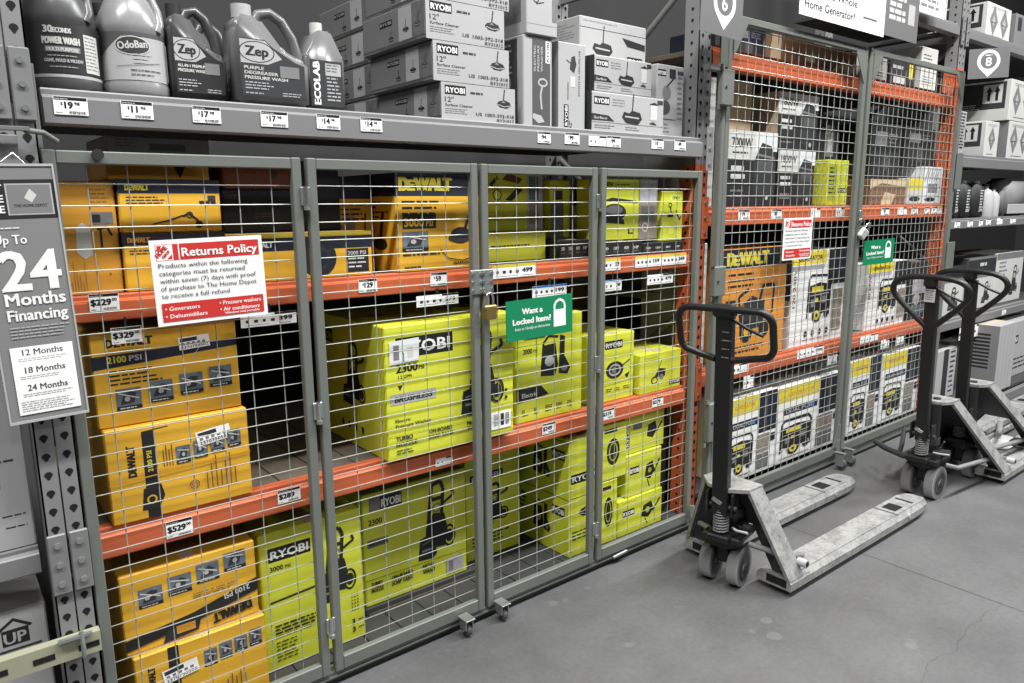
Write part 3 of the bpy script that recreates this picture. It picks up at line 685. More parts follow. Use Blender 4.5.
def dw_gen(c):
    W, H = c.W, c.H
    c.rect(0, H*.84, W, H, 'navy'); dw_mark(c, W*.06, H*.865, W*.62, H*.11, 'pale_yellow', bold=.09)
    c.greek(W*.08, H*.77, W*.5, 3, H*.05, 'soft_black', seed=5)
    c.poly([(W*.28, H*.28), (W*.25, H*.48), (W*.45, H*.58), (W*.66, H*.52), (W*.64, H*.28)], 'charcoal')
    c.line([(W*.3, H*.25), (W*.25, H*.58), (W*.4, H*.64)], W*.03, 'soft_black'); c.line([(W*.5, H*.3), (W*.62, H*.66), (W*.8, H*.66), (W*.78, H*.4)], W*.03, 'soft_black')
    c.circ(W*.38, H*.26, W*.10, 'soft_black'); c.circ(W*.66, H*.26, W*.08, 'soft_black'); c.rect(W*.05, H*.46, W*.2, H*.56, 'charcoal'); c.circ(W*.38, H*.26, W*.04, 'yellow')
    c.greek(W*.1, H*.12, W*.7, 2, H*.04, 'soft_black', seed=6)
def dark_goods(c):
    W, H = c.W, c.H
    c.rect(W*.1, H*.1, W*.9, H*.5, 'charcoal'); c.rect(W*.15, H*.6, W*.5, H*.85, 'photo_g'); c.greek(W*.55, H*.8, W*.9, 3, H*.07, 'mid_grey', seed=7); c.circ(W*.5, H*.3, W*.12, 'dark_grey')
def diamond_box(n=2):
    def fn(c):
        W, H = c.W, c.H
        for i in range(n):
            u = W*(.5 if n == 1 else .28+.44*i); r = W*(.26 if n == 1 else .17); v = H*.52
            c.poly([(u, v+r*1.35), (u-r, v), (u, v-r*1.35), (u+r, v)], 'mid_grey'); c.poly([(u, v+r*.5), (u-r*.4, v), (u, v-r*.5), (u+r*.4, v)], 'box_grey'); c.greek(u-r*.6, v-r*.2, u+r*.6, 1, r*.25, 'charcoal', seed=i)
        c.greek(W*.15, H*.9, W*.85, 2, H*.04, 'mid_grey', seed=2); c.greek(W*.2, H*.08, W*.8, 1, H*.05, 'charcoal', seed=4)
    return fn
def arrows_side(c):
    W, H = c.W, c.H
    c.rect(W*.1, H*.30, W*.92, H*.95, 'charcoal'); c.rect(W*.52, H*.45, W*.86, H*.90, 'off_white')
    for i in range(2):
        a = W*(.60+.14*i); c.rect(a, H*.50, a+W*.05, H*.74, 'black'); c.poly([(a-W*.03, H*.72), (a+W*.08, H*.72), (a+W*.025, H*.86)], 'black')
    c.greek(W*.14, H*.42, W*.48, 3, H*.05, 'off_white', seed=3)
def grey_washer(c):
    W, H = c.W, c.H
    washer(c, W*.55, H*.12, W*.3, H*.6, 'charcoal'); c.greek(W*.1, H*.8, W*.4, 4, H*.08, 'mid_grey', seed=4); c.rect(0, H*.88, W, H, 'mid_grey')

# --- grey cartons on the top shelf
def rg_front(c):
    W, H = c.W, c.H
    c.rect(0, 0, W, H, 'box_grey'); c.line([(W*.002, 0), (W*.002, H)], W*.004, 'soft_black')
    logo_box(c, 'RYOBI', W*.05, H*.68, W*.27, H*.25); c.greek(W*.38, H*.74, W*.60, 1, H*.07, 'charcoal', th=H*.06, seed=1)
    c.text('12"', W*.05, H*.48, H*.14, 'soft_black', .02, w=W*.11); c.text('Surface Cleaner', W*.05, H*.37, H*.07, 'charcoal', .02, w=W*.36)
    c.greek(W*.05, H*.29, W*.34, 3, H*.055, 'mid_grey', seed=2)
    cleaner(c, W*.74, H*.44, W*.20)
    c.text('US', W*.45, H*.17, H*.09, 'soft_black', .02, w=W*.08); c.text('1003-392-318', W*.58, H*.17, H*.09, 'soft_black', .02, w=W*.40); c.text('RY31012', W*.74, H*.04, H*.09, 'soft_black', .02, w=W*.24)
def rg_left(c):
    W, H = c.W, c.H
    c.rect(W*.60, H*.12, W*.98, H*.95, 'photo_g'); c.rect(W*.60, H*.12, W*.80, H*.95, 'light_grey'); cleaner(c, W*.66, H*.3, W*.10); cleaner(c, W*.84, H*.35, W*.10, 'dark_grey')
    logo_box(c, 'RYOBI', W*.30, H*.62, W*.2, H*.14, fg='light_grey'); cleaner(c, W*.44, H*.2, W*.08); c.line([(0, H*.10), (W, H*.10)], H*.02, 'dark_grey'); c.greek(W*.3, H*.05, W*.9, 1, H*.04, 'dark_grey')
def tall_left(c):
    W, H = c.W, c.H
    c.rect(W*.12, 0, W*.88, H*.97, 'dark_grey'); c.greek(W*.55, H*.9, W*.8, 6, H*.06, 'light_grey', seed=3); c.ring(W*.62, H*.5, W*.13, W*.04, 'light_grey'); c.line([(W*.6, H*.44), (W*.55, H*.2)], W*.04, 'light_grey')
def tall_front(c):
    W, H = c.W, c.H
    c.rect(W*.02, 0, W*.12, H, 'box_grey'); c.rect(W*.30, H*.0, W*.92, H*.97, 'dark_grey')
    for i in range(3): c.k -= .3; c.text(('ELECTRIC', 'PRESSURE', 'WASHER')[i], W*(.42+.12*i), H*.62, W*.07, 'light_grey', .04, w=H*.28, rot=math.pi/2)
    logo_box(c, 'RYOBI', W*.76, H*.72, W*.15, H*.24, bg='white', fg='black', rot=90)
    c.ring(W*.66, H*.50, W*.17, W*.05, 'light_grey', ry=H*.05); c.line([(W*.64, H*.46), (W*.58, H*.36), (W*.62, H*.20)], W*.06, 'light_grey'); c.poly([(W*.30, H*.10), (W*.32, H*.15), (W*.60, H*.13), (W*.72, H*.06), (W*.5, H*.04)], 'light_grey')
def tall_b(c):
    W, H = c.W, c.H
    c.line([(W*.001, 0), (W*.001, H)], W*.01, 'charcoal')
    c.text('RY31012 US 1003-392-318', W*.80, H*.40, W*.07, 'charcoal', .02, w=H*.52, rot=math.pi/2)
    c.line([(W*.30, H*.80), (W*.5, H*.76)], W*.03, 'charcoal'); c.poly([(W*.42, H*.70), (W*.48, H*.84), (W*.60, H*.86), (W*.66, H*.76), (W*.58, H*.66)], 'charcoal')
    c.rect(W*.44, H*.50, W*.62, H*.62, 'off_white'); logo_box(c, 'RYOBI', W*.22, H*.03, W*.16, H*.26, rot=90); c.text('12"', W*.50, H*.03, W*.1, 'charcoal', .02, w=H*.07, rot=math.pi/2)
    c.line([(W*.36, H*.35), (W*.36, H*.55)], W*.02, 'charcoal')
def flat_x(c):
    W, H = c.W, c.H
    logo_box(c, 'RYOBI', W*.03, H*.68, W*.2, H*.2); c.greek(W*.27, H*.82, W*.45, 3, H*.07, 'mid_grey', seed=5)
    c.poly([(0, H*.28), (0, H*.45), (W*.22, H*.42), (W*.30, H*.28)], 'soft_black'); c.text('Surface', W*.03, H*.32, H*.07, 'off_white', .02, w=W*.17)
    motor_head(c, W*.40, H*.24, W*.28); c.line([(0, H*.24), (W, H*.24)], H*.008, 'charcoal'); c.greek(W*.04, H*.15, W*.3, 2, H*.06, 'mid_grey', seed=2); c.greek(W*.45, H*.15, W*.65, 2, H*.06, 'mid_grey', seed=4)
    c.rect(W*.80, H*.40, W*.90, H*.80, 'off_white'); c.poly([(W*.78, H*.82), (W*.86, H*.88), (W*.92, H*.80)], 'soft_black'); c.poly([(W*.78, H*.30), (W*.84, H*.36), (W*.90, H*.28)], 'charcoal'); c.rect(W*.90, H*.84, W*.98, H*.94, 'charcoal')
def flat_x3(c):
    W, H = c.W, c.H
    c.rect(0, H*.76, W, H*.775, 'charcoal'); c.greek(W*.05, H*.9, W*.7, 1, H*.06, 'mid_grey', seed=1)
    motor_head(c, W*.18, H*.2, W*.3); c.poly([(W*.62, H*.68), (W*.98, H*.60), (W*.98, H*.46), (W*.70, H*.5)], 'soft_black')
    logo_box(c, 'RYOBI', W*.70, H*.08, W*.24, H*.2, rot=180)
def flat_x4(c):
    W, H = c.W, c.H
    c.rect(W*.72, 0, W*.725, H, 'mid_grey'); logo_box(c, 'RYOBI', W*.02, H*.84, W*.3, H*.09); c.rect(W*.45, H*.82, W*.68, H*.95, 'charcoal'); c.circ(W*.36, H*.62, W*.16, 'mid_grey', ry=H*.10); c.circ(W*.30, H*.42, W*.2, 'dark_grey', ry=H*.10); c.line([(W*.35, H*.7), (W*.6, H*.82)], W*.04, 'charcoal')
    c.line([(0, H*.26), (W*.7, H*.26)], H*.008, 'charcoal'); c.greek(W*.1, H*.18, W*.5, 3, H*.05, 'mid_grey', seed=3); c.greek(W*.76, H*.9, W*.96, 10, H*.07, 'mid_grey', seed=3); c.text('RYOBI', W*.76, H*.88, H*.06, 'charcoal', .03, w=W*.2)

# ================================================================== THE SETTING
mb = MB(); mb.box(-3, 12, -4, 4.2, -.1, 0, 'floor'); struct(mb.build('floor'))
mb = MB(); mb.box(-3, 12, 3.72, 3.8, 0, 5.4, 'back'); struct(mb.build('wall_back'))

# ================================================================== RACKING
def holes(mb, x, y, z0, z1, face, mat='hole', pitch=.05, w=.018, step=1, dz=0):
    """teardrop punchings on a post face. face 'y' = faces -Y, 'x' = faces -X"""
    z = z0+dz
    while z < z1:
        pts = []
        for i in range(10):
            t = math.pi*2*i/10; r = w*.5; pts.append((math.cos(t)*r, math.sin(t)*r+.004))
        pts = [(a, b) if b > 0 else (a*.62, b*1.5) for a, b in pts]
        if face == 'y': mb.add([(x+a, y-.0008, z+b) for a, b in pts], [tuple(range(10))], mat)
        else: mb.add([(x-.0008, y-a, z+b) for a, b in pts], [tuple(range(10))[::-1]], mat)
        z += pitch
def upright(label, x0, x1, ztop, zsplit, low='orange_paint', up='post_grey', y0=2.27, rear=3.35, ridge=True):
    """pallet-rack frame: punched front post, rear post, braces between"""
    t = empty('rack_upright', ((x0+x1)/2, y0, 0)); tag(t, label, 'shelf post', 'rack upright frames')
    cx = (x0+x1)/2; w = (x1-x0)/2
    def post(ya, yb, a, b, m, nm):
        mb = MB()
        mb.box(-w, w, ya, ya+.004, a, b, m); mb.box(-w, -w+.004, ya, yb, a, b, m); mb.box(w-.004, w, ya, yb, a, b, m)
        mb.box(-.006, .006, ya-.004, ya, a, b, m)
        for sx in (-w*.5, w*.5): holes(mb, sx, ya, a+.03, b, 'y', w=.02)
        for sy in (ya+(yb-ya)*.5,): holes(mb, -w, sy, a+.03, b, 'x', w=.016, dz=.02)
        return mb.build(nm, t)
    if zsplit > 0: post(0, .085, 0, zsplit, low, 'front_post')
    post(0, .085, max(zsplit, 0), ztop, up, 'front_post')
    post(rear-y0-.085, rear-y0, 0, ztop, up, 'rear_post')
    mb = MB(); z = .35; k = 0
    while z < ztop-.1:
        mb.box(-.015, .015, .085, rear-y0-.085, z, z+.04, up); 
        if z+.85 < ztop: mb.tube([(0, .085, z+.05), (0, rear-y0-.085, z+.75)] if k % 2 else [(0, rear-y0-.085, z+.05), (0, .085, z+.75)], .016, up, 6)
        z += .8; k += 1
    mb.build('brace', t)
    mb = MB(); mb.box(-w-.02, w+.02, -.02, .11, 0, .006, up); mb.build('base_plate', t)
    return t
def beam(label, x0, x1, zt, zb, mat, y=Y_B, group='rack shelf beams', clip=True):
    t = empty('shelf_beam', (x0, y, 0)); tag(t, label, 'shelf beam', group)
    mb = MB(); L = x1-x0; h = zt-zb
    prof = [(0, zb+.004), (.004, zb), (.05, zb), (.05, zt), (.018, zt), (.016, zt-.004), (.016, zt-h*.18), (.004, zt-h*.24), (0, zt-h*.28)]
    mb.prism([(a, b) for a, b in prof][::-1], (0.01, 0, 0), (0, 1, 0), (0, 0, 1), (1, 0, 0), L-.02, mat)
    o = mb.build('beam', t)
    if clip:
        for s in (0, 1):
            mb = MB(); a = -.052 if s == 0 else L+.002
            mb.box(a, a+.05, -.012, -.008, zb-.06, zt+.05, mat, .001); 
            for i in range(3): mb.cyl((a+.025, -.012, zb-.03+i*(h+.08)/2.4), (a+.025, -.018, zb-.03+i*(h+.08)/2.4), .008, 'galv', 10)
            mb.build('end_plate', t)
    return t
def deck(label, x0, x1, z, mat='deck', y0=2.325, y1=3.25):
    t = MB(); x = x0
    while x < x1-.02:
        w = min(.14, x1-x); t.box(x-x0+.002, x-x0+w-.002, 0, y1-y0, -.025, 0, mat, .002); x += .14
    return tag(t.build('shelf_deck', None, (x0, y0, z)), label, 'shelf board', 'shelf decks')

# left post of the cage (all grey, seen at the left edge)
u = empty('rack_upright', (.214, 2.19, 0)); tag(u, 'grey punched rack post at left edge behind the financing sign', 'shelf post', 'rack upright frames')
for s in (-1, 1):
    mb = MB(); xa, xb = (-.045, -.002) if s < 0 else (.002, .045)
    mb.box(xa, xb, 0, .004, 0, 2.75, 'post_grey'); mb.box(xa if s < 0 else xb-.004, (xa+.004) if s < 0 else xb, 0, .1, 0, 2.75, 'post_grey')
    holes(mb, (xa+xb)/2, 0, .05, 2.7, 'y', w=.020, pitch=.0505)
    mb.build('front_post', u)
for z in (.63, 1.86):
    for s in (-1, 1):
        mb = MB(); xa, xb = (-.048, -.003) if s < 0 else (.003, .048)
        mb.box(xa, xb, -.012, -.002, z, z+.17, 'beam_grey', .003)
        for q in (.03, .085, .14): mb.cyl(((xa+xb)/2, -.012, z+q), ((xa+xb)/2, -.017, z+q), .008, 'galv', 10)
        mb.build('connector_plate', u)
mb = MB(); mb.box(-.05, .05, 1.06, 1.1, 0, 2.75, 'post_grey'); mb.build('rear_post', u)

upright('punched rack post between the two cages, orange below and grey above', 2.935, 3.035, 3.3, 1.83)
upright('punched rack post at far end of tall cage, orange below and grey above', 5.80, 5.92, 3.6, 2.56)

# beams
b_top = beam('long grey shelf beam above left cage, carrying jugs and boxes', .272, 2.93, Z_TOP, 1.858, 'beam_grey', y=2.215)
b1 = beam('upper orange beam in left cage with price tickets', .29, 2.93, Z_UP, 1.343, 'orange_paint')
b2 = beam('lower orange beam in left cage with price tickets', .29, 2.93, Z_MID, .655, 'orange_paint')
c0 = beam('highest orange beam in tall cage', 3.04, 5.80, ZC_TOP, 2.285, 'orange_paint', clip=False)
c1 = beam('middle orange beam in tall cage, above the generators', 3.04, 5.80, ZC_UP, 1.535, 'orange_paint')
c2 = beam('lowest orange beam in tall cage, above yellow-topped cartons', 3.04, 5.80, ZC_MID, .715, 'orange_paint')
s0 = beam('grey beam at top right above the tall cage', 4.75, 5.80, Z3[0], 2.77, 'beam_grey')
r0 = beam('highest grey beam in right-hand bay under arrow boxes', 5.93, 8.6, Z3[0], 2.77, 'beam_grey')
r1 = beam('second grey beam in right-hand bay under diamond boxes', 5.93, 8.6, Z3[1], 1.89, 'beam_grey')
r2 = beam('third grey beam in right-hand bay under dark bottles', 5.93, 8.6, Z3[2], 1.44, 'beam_grey')
r3 = beam('lowest grey beam in right-hand bay behind the jack handles', 5.93, 8.6, Z3[3], .665, 'beam_grey')
l0 = beam('grey beam running off the left edge below the sign', -1.2, .16, .765, .69, 'beam_grey', y=2.22, clip=False)

deck('slatted board on upper shelf of left cage', .29, 2.93, Z_UP-.002); deck('slatted board on middle shelf of left cage', .29, 2.93, Z_MID-.002)
deck('bottom board of left cage near floor', .29, 2.93, Z_LOW, 'deck_grey', y0=2.26)
deck('grey board of jug shelf above left cage', .29, 2.93, Z_TOP-.002, 'deck_grey', y0=2.27)
for z, n in ((ZC_TOP, 'topmost board in tall cage'), (ZC_UP, 'middle board in tall cage under black cartons'), (ZC_MID, 'board in tall cage under the generators')): deck(n, 3.04, 5.79, z-.002)
deck('bottom board of tall cage', 3.04, 5.79, ZC_LOW, 'deck_grey')
for z, n in zip(Z3, ('top', 'second', 'third', 'fourth')): deck('grey board of %s shelf in right-hand bay' % n, 5.93, 8.6, z-.002, 'deck_grey')
deck('grey board at top right above tall cage', 4.75, 5.79, Z3[0]-.002, 'deck_grey', y1=2.9)
deck('grey board behind the left-edge beam', -1.2, .14, .763, 'deck_grey')
deck('grey floor-level board at the left edge', -1.2, .13, .10, 'deck_grey')

# yellowish slotted bar clamped to the left post
t = empty('slotted_bar', (-1.2, 2.158, .448)); tag(t, 'pale slotted bar clamped across the left post near the floor', 'metal bar')
mb = MB(); mb.box(0, 1.46, 0, .004, 0, .055, 'ybar'); mb.box(0, 1.46, 0, .03, .055, .059, 'ybar')
for i in range(14): mb.box(.04+.105*i, .09+.105*i, -.0012, 0, .018, .034, 'hole')
mb.build('bar', t)
mb = MB(); mb.tube([(1.415, -.004, .0), (1.415, -.02, .03), (1.415, -.004, .075)], .006, 'galv', 8); mb.box(1.36, 1.44, -.012, .0, .06, .068, 'galv'); mb.build('clamp', t)

# ------------------------------------------------------------------ price tickets (parts of the beams they are stuck to)
def on(b, items):
    for i, (x0, z1, w, h, txt, cents, kind) in enumerate(items):
        o = ticket(b, x0-b.location.x, z1, w, h, -.0015, txt, cents, kind, seed=i*3+1, hold=(1.35-z1) if 1.30 < z1 < 1.33 else 0)
on(b_top, [(.304, 1.927, .076, .044, '19', '98', 'price'), (.457, 1.928, .078, .045, '11', '96', 'price'), (.636, 1.927, .077, .044, '17', '98', 'price'), (.828, 1.927, .082, .044, '17', '98', 'price'),
   (1.002, 1.930, .078, .044, '14', '98', 'price'), (1.151, 1.930, .078, .044, '14', '98', 'price'), (1.899, 1.924, .066, .042, '94', '', 'price'), (2.039, 1.928, .08, .044, '99', '', 'price'),
   (2.171, 1.921, .10, .038, '', '', 'strip'), (2.275, 1.926, .084, .044, '99', '', 'price'), (2.555, 1.929, .079, .044, '10', '', 'price'), (2.710, 1.932, .078, .046, '49', '', 'price')])
def hang(items, b):      # y just ahead of beam face, values measured on y 2.27 plane
    on(b, items)
hang([(.340, 1.420, .074, .048, '229', '00', 'hand'), (.385, 1.322, .078, .046, '329', '00', 'hand'), (.742, 1.322, .178, .040, '399', '', 'strip'),
      (1.145, 1.405, .070, .046, '129', '', 'price'), (1.432, 1.409, .072, .049, '59', '', 'price'), (1.370, 1.328, .182, .040, '279', '', 'strip'),
      (1.714, 1.420, .218, .054, '499', '', 'limestrip'), (1.915, 1.322, .188, .046, '199', '', 'bluestrip'),
      (2.327, 1.412, .102, .053, '279', '', 'limestrip'), (2.527, 1.412, .178, .051, '159', '', 'limestrip'), (2.712, 1.412, .178, .051, '349', '', 'limestrip'),
      (2.329, 1.318, .110, .050, '249', '', 'bluestrip'), (2.612, 1.322, .184, .046, '479', '', 'strip')], b1)
hang([(.474, .722, .076, .053, '529', '00', 'hand'), (.818, .732, .078, .046, '289', '', 'hand'), (1.431, .700, .078, .03, '', '', 'strip'), (1.968, .733, .074, .047, '249', '', 'hand'),
      (2.328, .728, .078, .046, '319', '', 'hand'), (2.67, .725, .081, .046, '279', '', 'hand')], b2)
on(c1, [(3.30, 1.612, .10, .05, '79', '', 'price'), (3.60, 1.612, .10, .05, '89', '', 'price'), (4.0, 1.612, .10, .05, '', '', 'strip'), (4.28, 1.612, .10, .05, '', '', 'strip'), (4.85, 1.608, .11, .05, '99', '', 'price'), (5.08, 1.608, .13, .05, '', '', 'strip'), (5.28, 1.608, .1, .05, '61', '', 'price'), (5.48, 1.608, .09, .05, '11', '', 'price'), (5.6, 1.608, .09, .05, '14', '', 'price'), (5.7, 1.61, .07, .05, '', '', 'limestrip')])
on(c2, [(3.24, .792, .22, .05, '', '', 'strip'), (3.42, .715, .10, .07, '', '', 'strip'), (3.95, .792, .30, .055, '999', '', 'strip'), (4.30, .722, .12, .07, '', '', 'price'), (4.70, .782, .25, .05, '', '', 'strip'), (5.0, .722, .12, .06, '', '', 'strip'), (5.22, .730, .12, .07, '', '', 'price')])
on(r2, [(6.02, 1.50, .1, .05, '4', '', 'price'), (6.26, 1.50, .1, .05, '7', '', 'price'), (6.48, 1.50, .08, .05, '9', '', 'price'), (6.62, 1.505, .1, .05, '6', '', 'price'), (6.85, 1.505, .12, .05, '', '', 'strip'), (7.15, 1.505, .12, .05, '3', '', 'price')])
on(r3, [(6.32, .66, .09, .10, '', '', 'strip'), (6.60, .655, .10, .10, '', '', 'strip'), (7.2, .73, .09, .055, '2', '', 'price')])

# ================================================================== WIRE DOORS
def door(label, x0, x1, z0, z1, y0=2.19, fw=.030, px=.0975, pz=.0562, rail=.05, wr=.0017, group='left cage doors', wx0=None, wz0=None, gus=None, fd=.026):
    t = empty('wire_mesh_door', (x0, y0, z0)); tag(t, label, 'cage door', group)
    W = x1-x0; H = z1-z0
    mb = MB()
    mb.box(0, fw, 0, fd, 0, H, 'frame_grey', .003); mb.box(W-fw, W, 0, fd, 0, H, 'frame_grey', .003)
    mb.box(fw, W-fw, .001, fd-.001, H-.034, H-.001, 'frame_grey', .003); mb.box(fw, W-fw, .001, fd-.001, .001, rail, 'frame_grey', .003)
    if gus:
        for side in gus:
            s = 1 if side == 'r' else -1; a = W-fw if side == 'r' else fw
            mb.prism([(a, H-.03), (a-s*.11, H-.03), (a, H-.20)], (0, -.004, 0), (1, 0, 0), (0, 0, 1), (0, 1, 0), .004, 'frame_grey')
    mb.build('door_frame', t)
    mb = MB(); x = (wx0-x0) if wx0 else fw+px*.55
    while x < W-fw: mb.tube([(x, fd+.004, rail*.5), (x, fd+.004, H-.017)], wr, 'wire', 5); x += px
    z = (wz0-z0) if wz0 else rail+pz*.6
    while z < H-.034: mb.tube([(fw*.5, fd, z), (W-fw*.5, fd, z)], wr, 'wire', 5); z += pz
    mb.build('wire_mesh', t)
    return t
D1 = door('first wire door of low cage, at left, behind the returns notice', .262, .933, .055, 1.795, wx0=.36)
D2 = door('second wire door of low cage, between returns notice and padlock', .952, 1.596, .055, 1.795, wx0=1.083)
D3 = door('third wire door of low cage, holding the green notice', 1.612, 2.206, .055, 1.795, wx0=1.70)
D4 = door('fourth wire door of low cage, at its right end by the post', 2.228, 2.893, .055, 1.795, wx0=2.36)
def hinge(d, x, z, z0):
    mb = MB(); mb.box(x-.016, x+.016, -.006, .0, z-z0-.028, z-z0+.028, 'galv', .002); mb.cyl((x, -.008, z-z0-.03), (x, -.008, z-z0+.03), .007, 'chrome', 10)
    mb.cyl((x, -.010, z-z0-.042), (x, -.010, z-z0-.03), .010, 'galv', 10); mb.build('hinge', d)
for z in (1.68, 1.0, .24): hinge(D1, .678, z, .055)
for z in (1.66, .98, .22): hinge(D3, .60, z, .055)
# castors below doors two and three, hasp plates on them
def castor(parent, x, y, z0, r=.028, sc=1):
    t = MB(); t.box(x-.022, x+.022, y-.03, y+.03, z0-.006, z0, 'galv', .001); t.box(x-.018, x-.014, y-.02, y+.02, z0-.045, z0-.004, 'galv'); t.box(x+.014, x+.018, y-.02, y+.02, z0-.045, z0-.004, 'galv')
    o = t.build('castor_bracket', parent); w = MB(); w.lathe([(r*.3, -.010), (r*.95, -.009), (r, -.005), (r, .005), (r*.95, .009), (r*.3, .010)], (x, y, z0-.052+r*.0), (1, 0, 0), 'rubber', 20)
    w.cyl((x-.018, y, z0-.052), (x+.018, y, z0-.052), .006, 'chrome', 10); w.build('castor_wheel', o)
castor(D2, 1.48-.952, -.035, .0255, .0262); castor(D3, 1.655-1.612, -.035, .0255, .0262)
for d, x in ((D2, .644-.016), (D3, .016)):
    mb = MB(); mb.box(x-.028, x+.028, -.006, 0, 1.27, 1.36, 'galv', .003)
    for a in (-.018, .018):
        for q in (1.285, 1.315, 1.345): mb.cyl((x+a, -.006, q), (x+a, -.011, q), .006, 'chrome', 8)
    mb.build('hasp_plate', d)
p = empty('padlock', (1.622, 2.165, 1.23)); tag(p, 'brass padlock hanging between the second and third cage doors', 'padlock')
mb = MB(); mb.box(-.028, .028, -.012, .012, 0, .055, 'brass', .005); mb.build('lock_body', p)
mb = MB(); mb.tube([(-.016, 0, .05), (-.016, 0, .08), (-.010, 0, .095), (0, 0, .101), (.010, 0, .095), (.016, 0, .08), (.016, 0, .05)], .0045, 'chrome', 8); mb.build('shackle', p)

# kick plate under the low cage
t = empty('kick_plate', (.29, 2.20, 0)); tag(t, 'grey kick plate with black floor strip running under the low cage', 'kick plate')
mb = MB(); mb.box(0, 2.64, .004, .05, .022, .052, 'frame_grey', .002); mb.box(0, 2.64, -.004, .004, .034, .038, 'frame_grey'); mb.build('angle_bar', t)
mb = MB(); mb.box(0, 2.64, .012, .045, 0, .022, 'soft_black'); mb.build('black_strip', t)  # plain black strip between the angle bar and the floor
mb = MB(); mb.tube([(2.33-.29, -.012, .04), (2.42-.29, -.012, .045)], .008, 'galv', 8); mb.build('slide_bolt', t)

# angle bracket and head rail over the low cage
t = empty('head_rail', (.0, 2.145, 1.805)); tag(t, 'thin flat bar on brackets above first cage door at left post', 'metal rail')
mb = MB(); mb.box(0, .24, 0, .012, .028, .038, 'frame_grey', .001); mb.tube([(.23, .006, .03), (.27, .03, .028), (.30, .05, .01)], .007, 'frame_grey', 8); mb.build('bar', t)
mb = MB(); mb.cyl((.385, .03, -.02), (.385, .042, -.02), .014, 'soft_black', 12); mb.build('bolt_head', t)
mb = MB(); mb.box(.14, .215, .028, .032, -.09, .02, 'beam_grey', .002); mb.build('bracket', t)

# tall cage: hinge post, two doors
t = empty('gate_post', (3.022, 2.19, 0)); tag(t, 'slim grey gate post of tall cage with three latch boxes', 'gate post')
mb = MB(); mb.box(.0, .028, 0, .04, .02, 2.26, 'frame_grey', .004); mb.build('post', t)
for (za, zb) in ((2.095, 2.255), (1.20, 1.345), (.46, .66)):
    mb = MB(); mb.box(-.045, .045, -.03, .0, za, zb, 'frame_grey', .004); mb.cyl((-.02, -.03, (za+zb)/2), (-.02, -.034, (za+zb)/2), .006, 'soft_black', 8); bx = mb.build('latch_box', t)
    mb = MB(); mb.cyl((-.045, -.018, zb), (-.045, -.018, zb+.02), .010, 'chrome', 10); mb.build('pin', bx); mb = MB(); mb.cyl((-.06, -.02, za-.02), (-.06, -.02, za), .007, 'chrome', 8); mb.build('pin', bx)
mb = MB(); mb.box(-.03, .028, .0, .004, 2.27, 2.46, 'frame_grey', .002); mb.box(-.07, .0, .005, .03, 2.36, 2.43, 'soft_black'); mb.build('top_plate', t)
mb = MB(); mb.box(-.13, -.02, -.02, .02, 2.245, 2.27, 'beam_grey', .002); mb.build('top_hinge', t)
mb = MB(); mb.tube([(-.16, -.03, .09), (-.08, -.045, .09), (-.02, -.03, .12), (-.01, -.02, .20)], .010, 'galv', 8); mb.tube([(-.14, -.02, .05), (-.14, -.02, .15)], .012, 'galv', 8); mb.build('drop_bolt', t)
E1 = door('left wire door of tall cage with second returns notice', 3.056, 4.385, .078, 2.515, y0=2.195, fw=.036, px=.0645, pz=.0605, rail=.055, wr=.0021, group='tall cage doors', gus='rl')
E2 = door('right wire door of tall cage with second green notice', 4.415, 5.76, .078, 2.52, y0=2.195, fw=.036, px=.0645, pz=.0605, rail=.055, wr=.0021, group='tall cage doors', gus='rl')
mb = MB(); mb.box(1.285, 1.328, -.008, -.002, .02, .10, 'frame_grey', .002); mb.prism([(1.24, .055), (1.328, .055), (1.328, .20), (1.295, .20)], (0, -.006, 0), (1, 0, 0), (0, 0, 1), (0, 1, 0), .004, 'frame_grey'); mb.build('corner_plate', E1)
for d, x in ((E1, 1.275), (E2, .03)):
    mb = MB(); mb.lathe([(.005, -.018), (.030, -.014), (.036, 0), (.030, .014), (.005, .018)], (x, -.05, -.0385), (1, 0, 0), 'rubber', 20); mb.box(x-.02, x-.015, -.07, -.02, -.05, .03, 'galv'); mb.box(x-.02, x+.02, -.07, -.004, .025, .03, 'galv'); mb.build('castor', d)
mb = MB(); mb.box(1.32, 1.42, -.012, -.004, 2.0, 2.25, 'frame_grey', .003)
mb.build('lock_plate', E2).location = (0, 0, -.35)
mb = MB(); mb.box(1.30, 1.42, -.014, -.004, 1.05, 1.28, 'frame_grey', .003); mb.build('lock_plate', E2)
mb = MB(); mb.box(-.012, .02, -.014, -.006, 1.44, 1.52, 'galv', .003); mb.cyl((-.01, -.012, 1.46), (-.01, -.03, 1.46), .012, 'chrome', 10); mb.build('hasp', E2)
p = empty('padlock', (4.455, 2.155, 1.50)); p.rotation_euler = (.3, .55, 0); tag(p, 'pale padlock hanging tilted at middle of tall cage doors', 'padlock')
mb = MB(); mb.box(-.030, .030, -.014, .014, -.08, -.02, 'off_white', .006); mb.build('lock_body', p)
mb = MB(); mb.tube([(-.018, 0, -.025), (-.018, 0, .01), (0, 0, .026), (.018, 0, .01), (.018, 0, -.025)], .005, 'chrome', 8); mb.build('shackle', p)
t = empty('kick_plate', (3.11, 2.205, 0)); tag(t, 'grey kick plate with black floor strip running under the tall cage', 'kick plate')
mb = MB(); mb.box(0, 2.66, .004, .05, .022, .068, 'frame_grey', .002); mb.build('angle_bar', t); mb = MB(); mb.box(0, 2.66, .012, .045, 0, .022, 'soft_black'); mb.build('black_strip', t)  # same black strip below the tall cage's angle bar

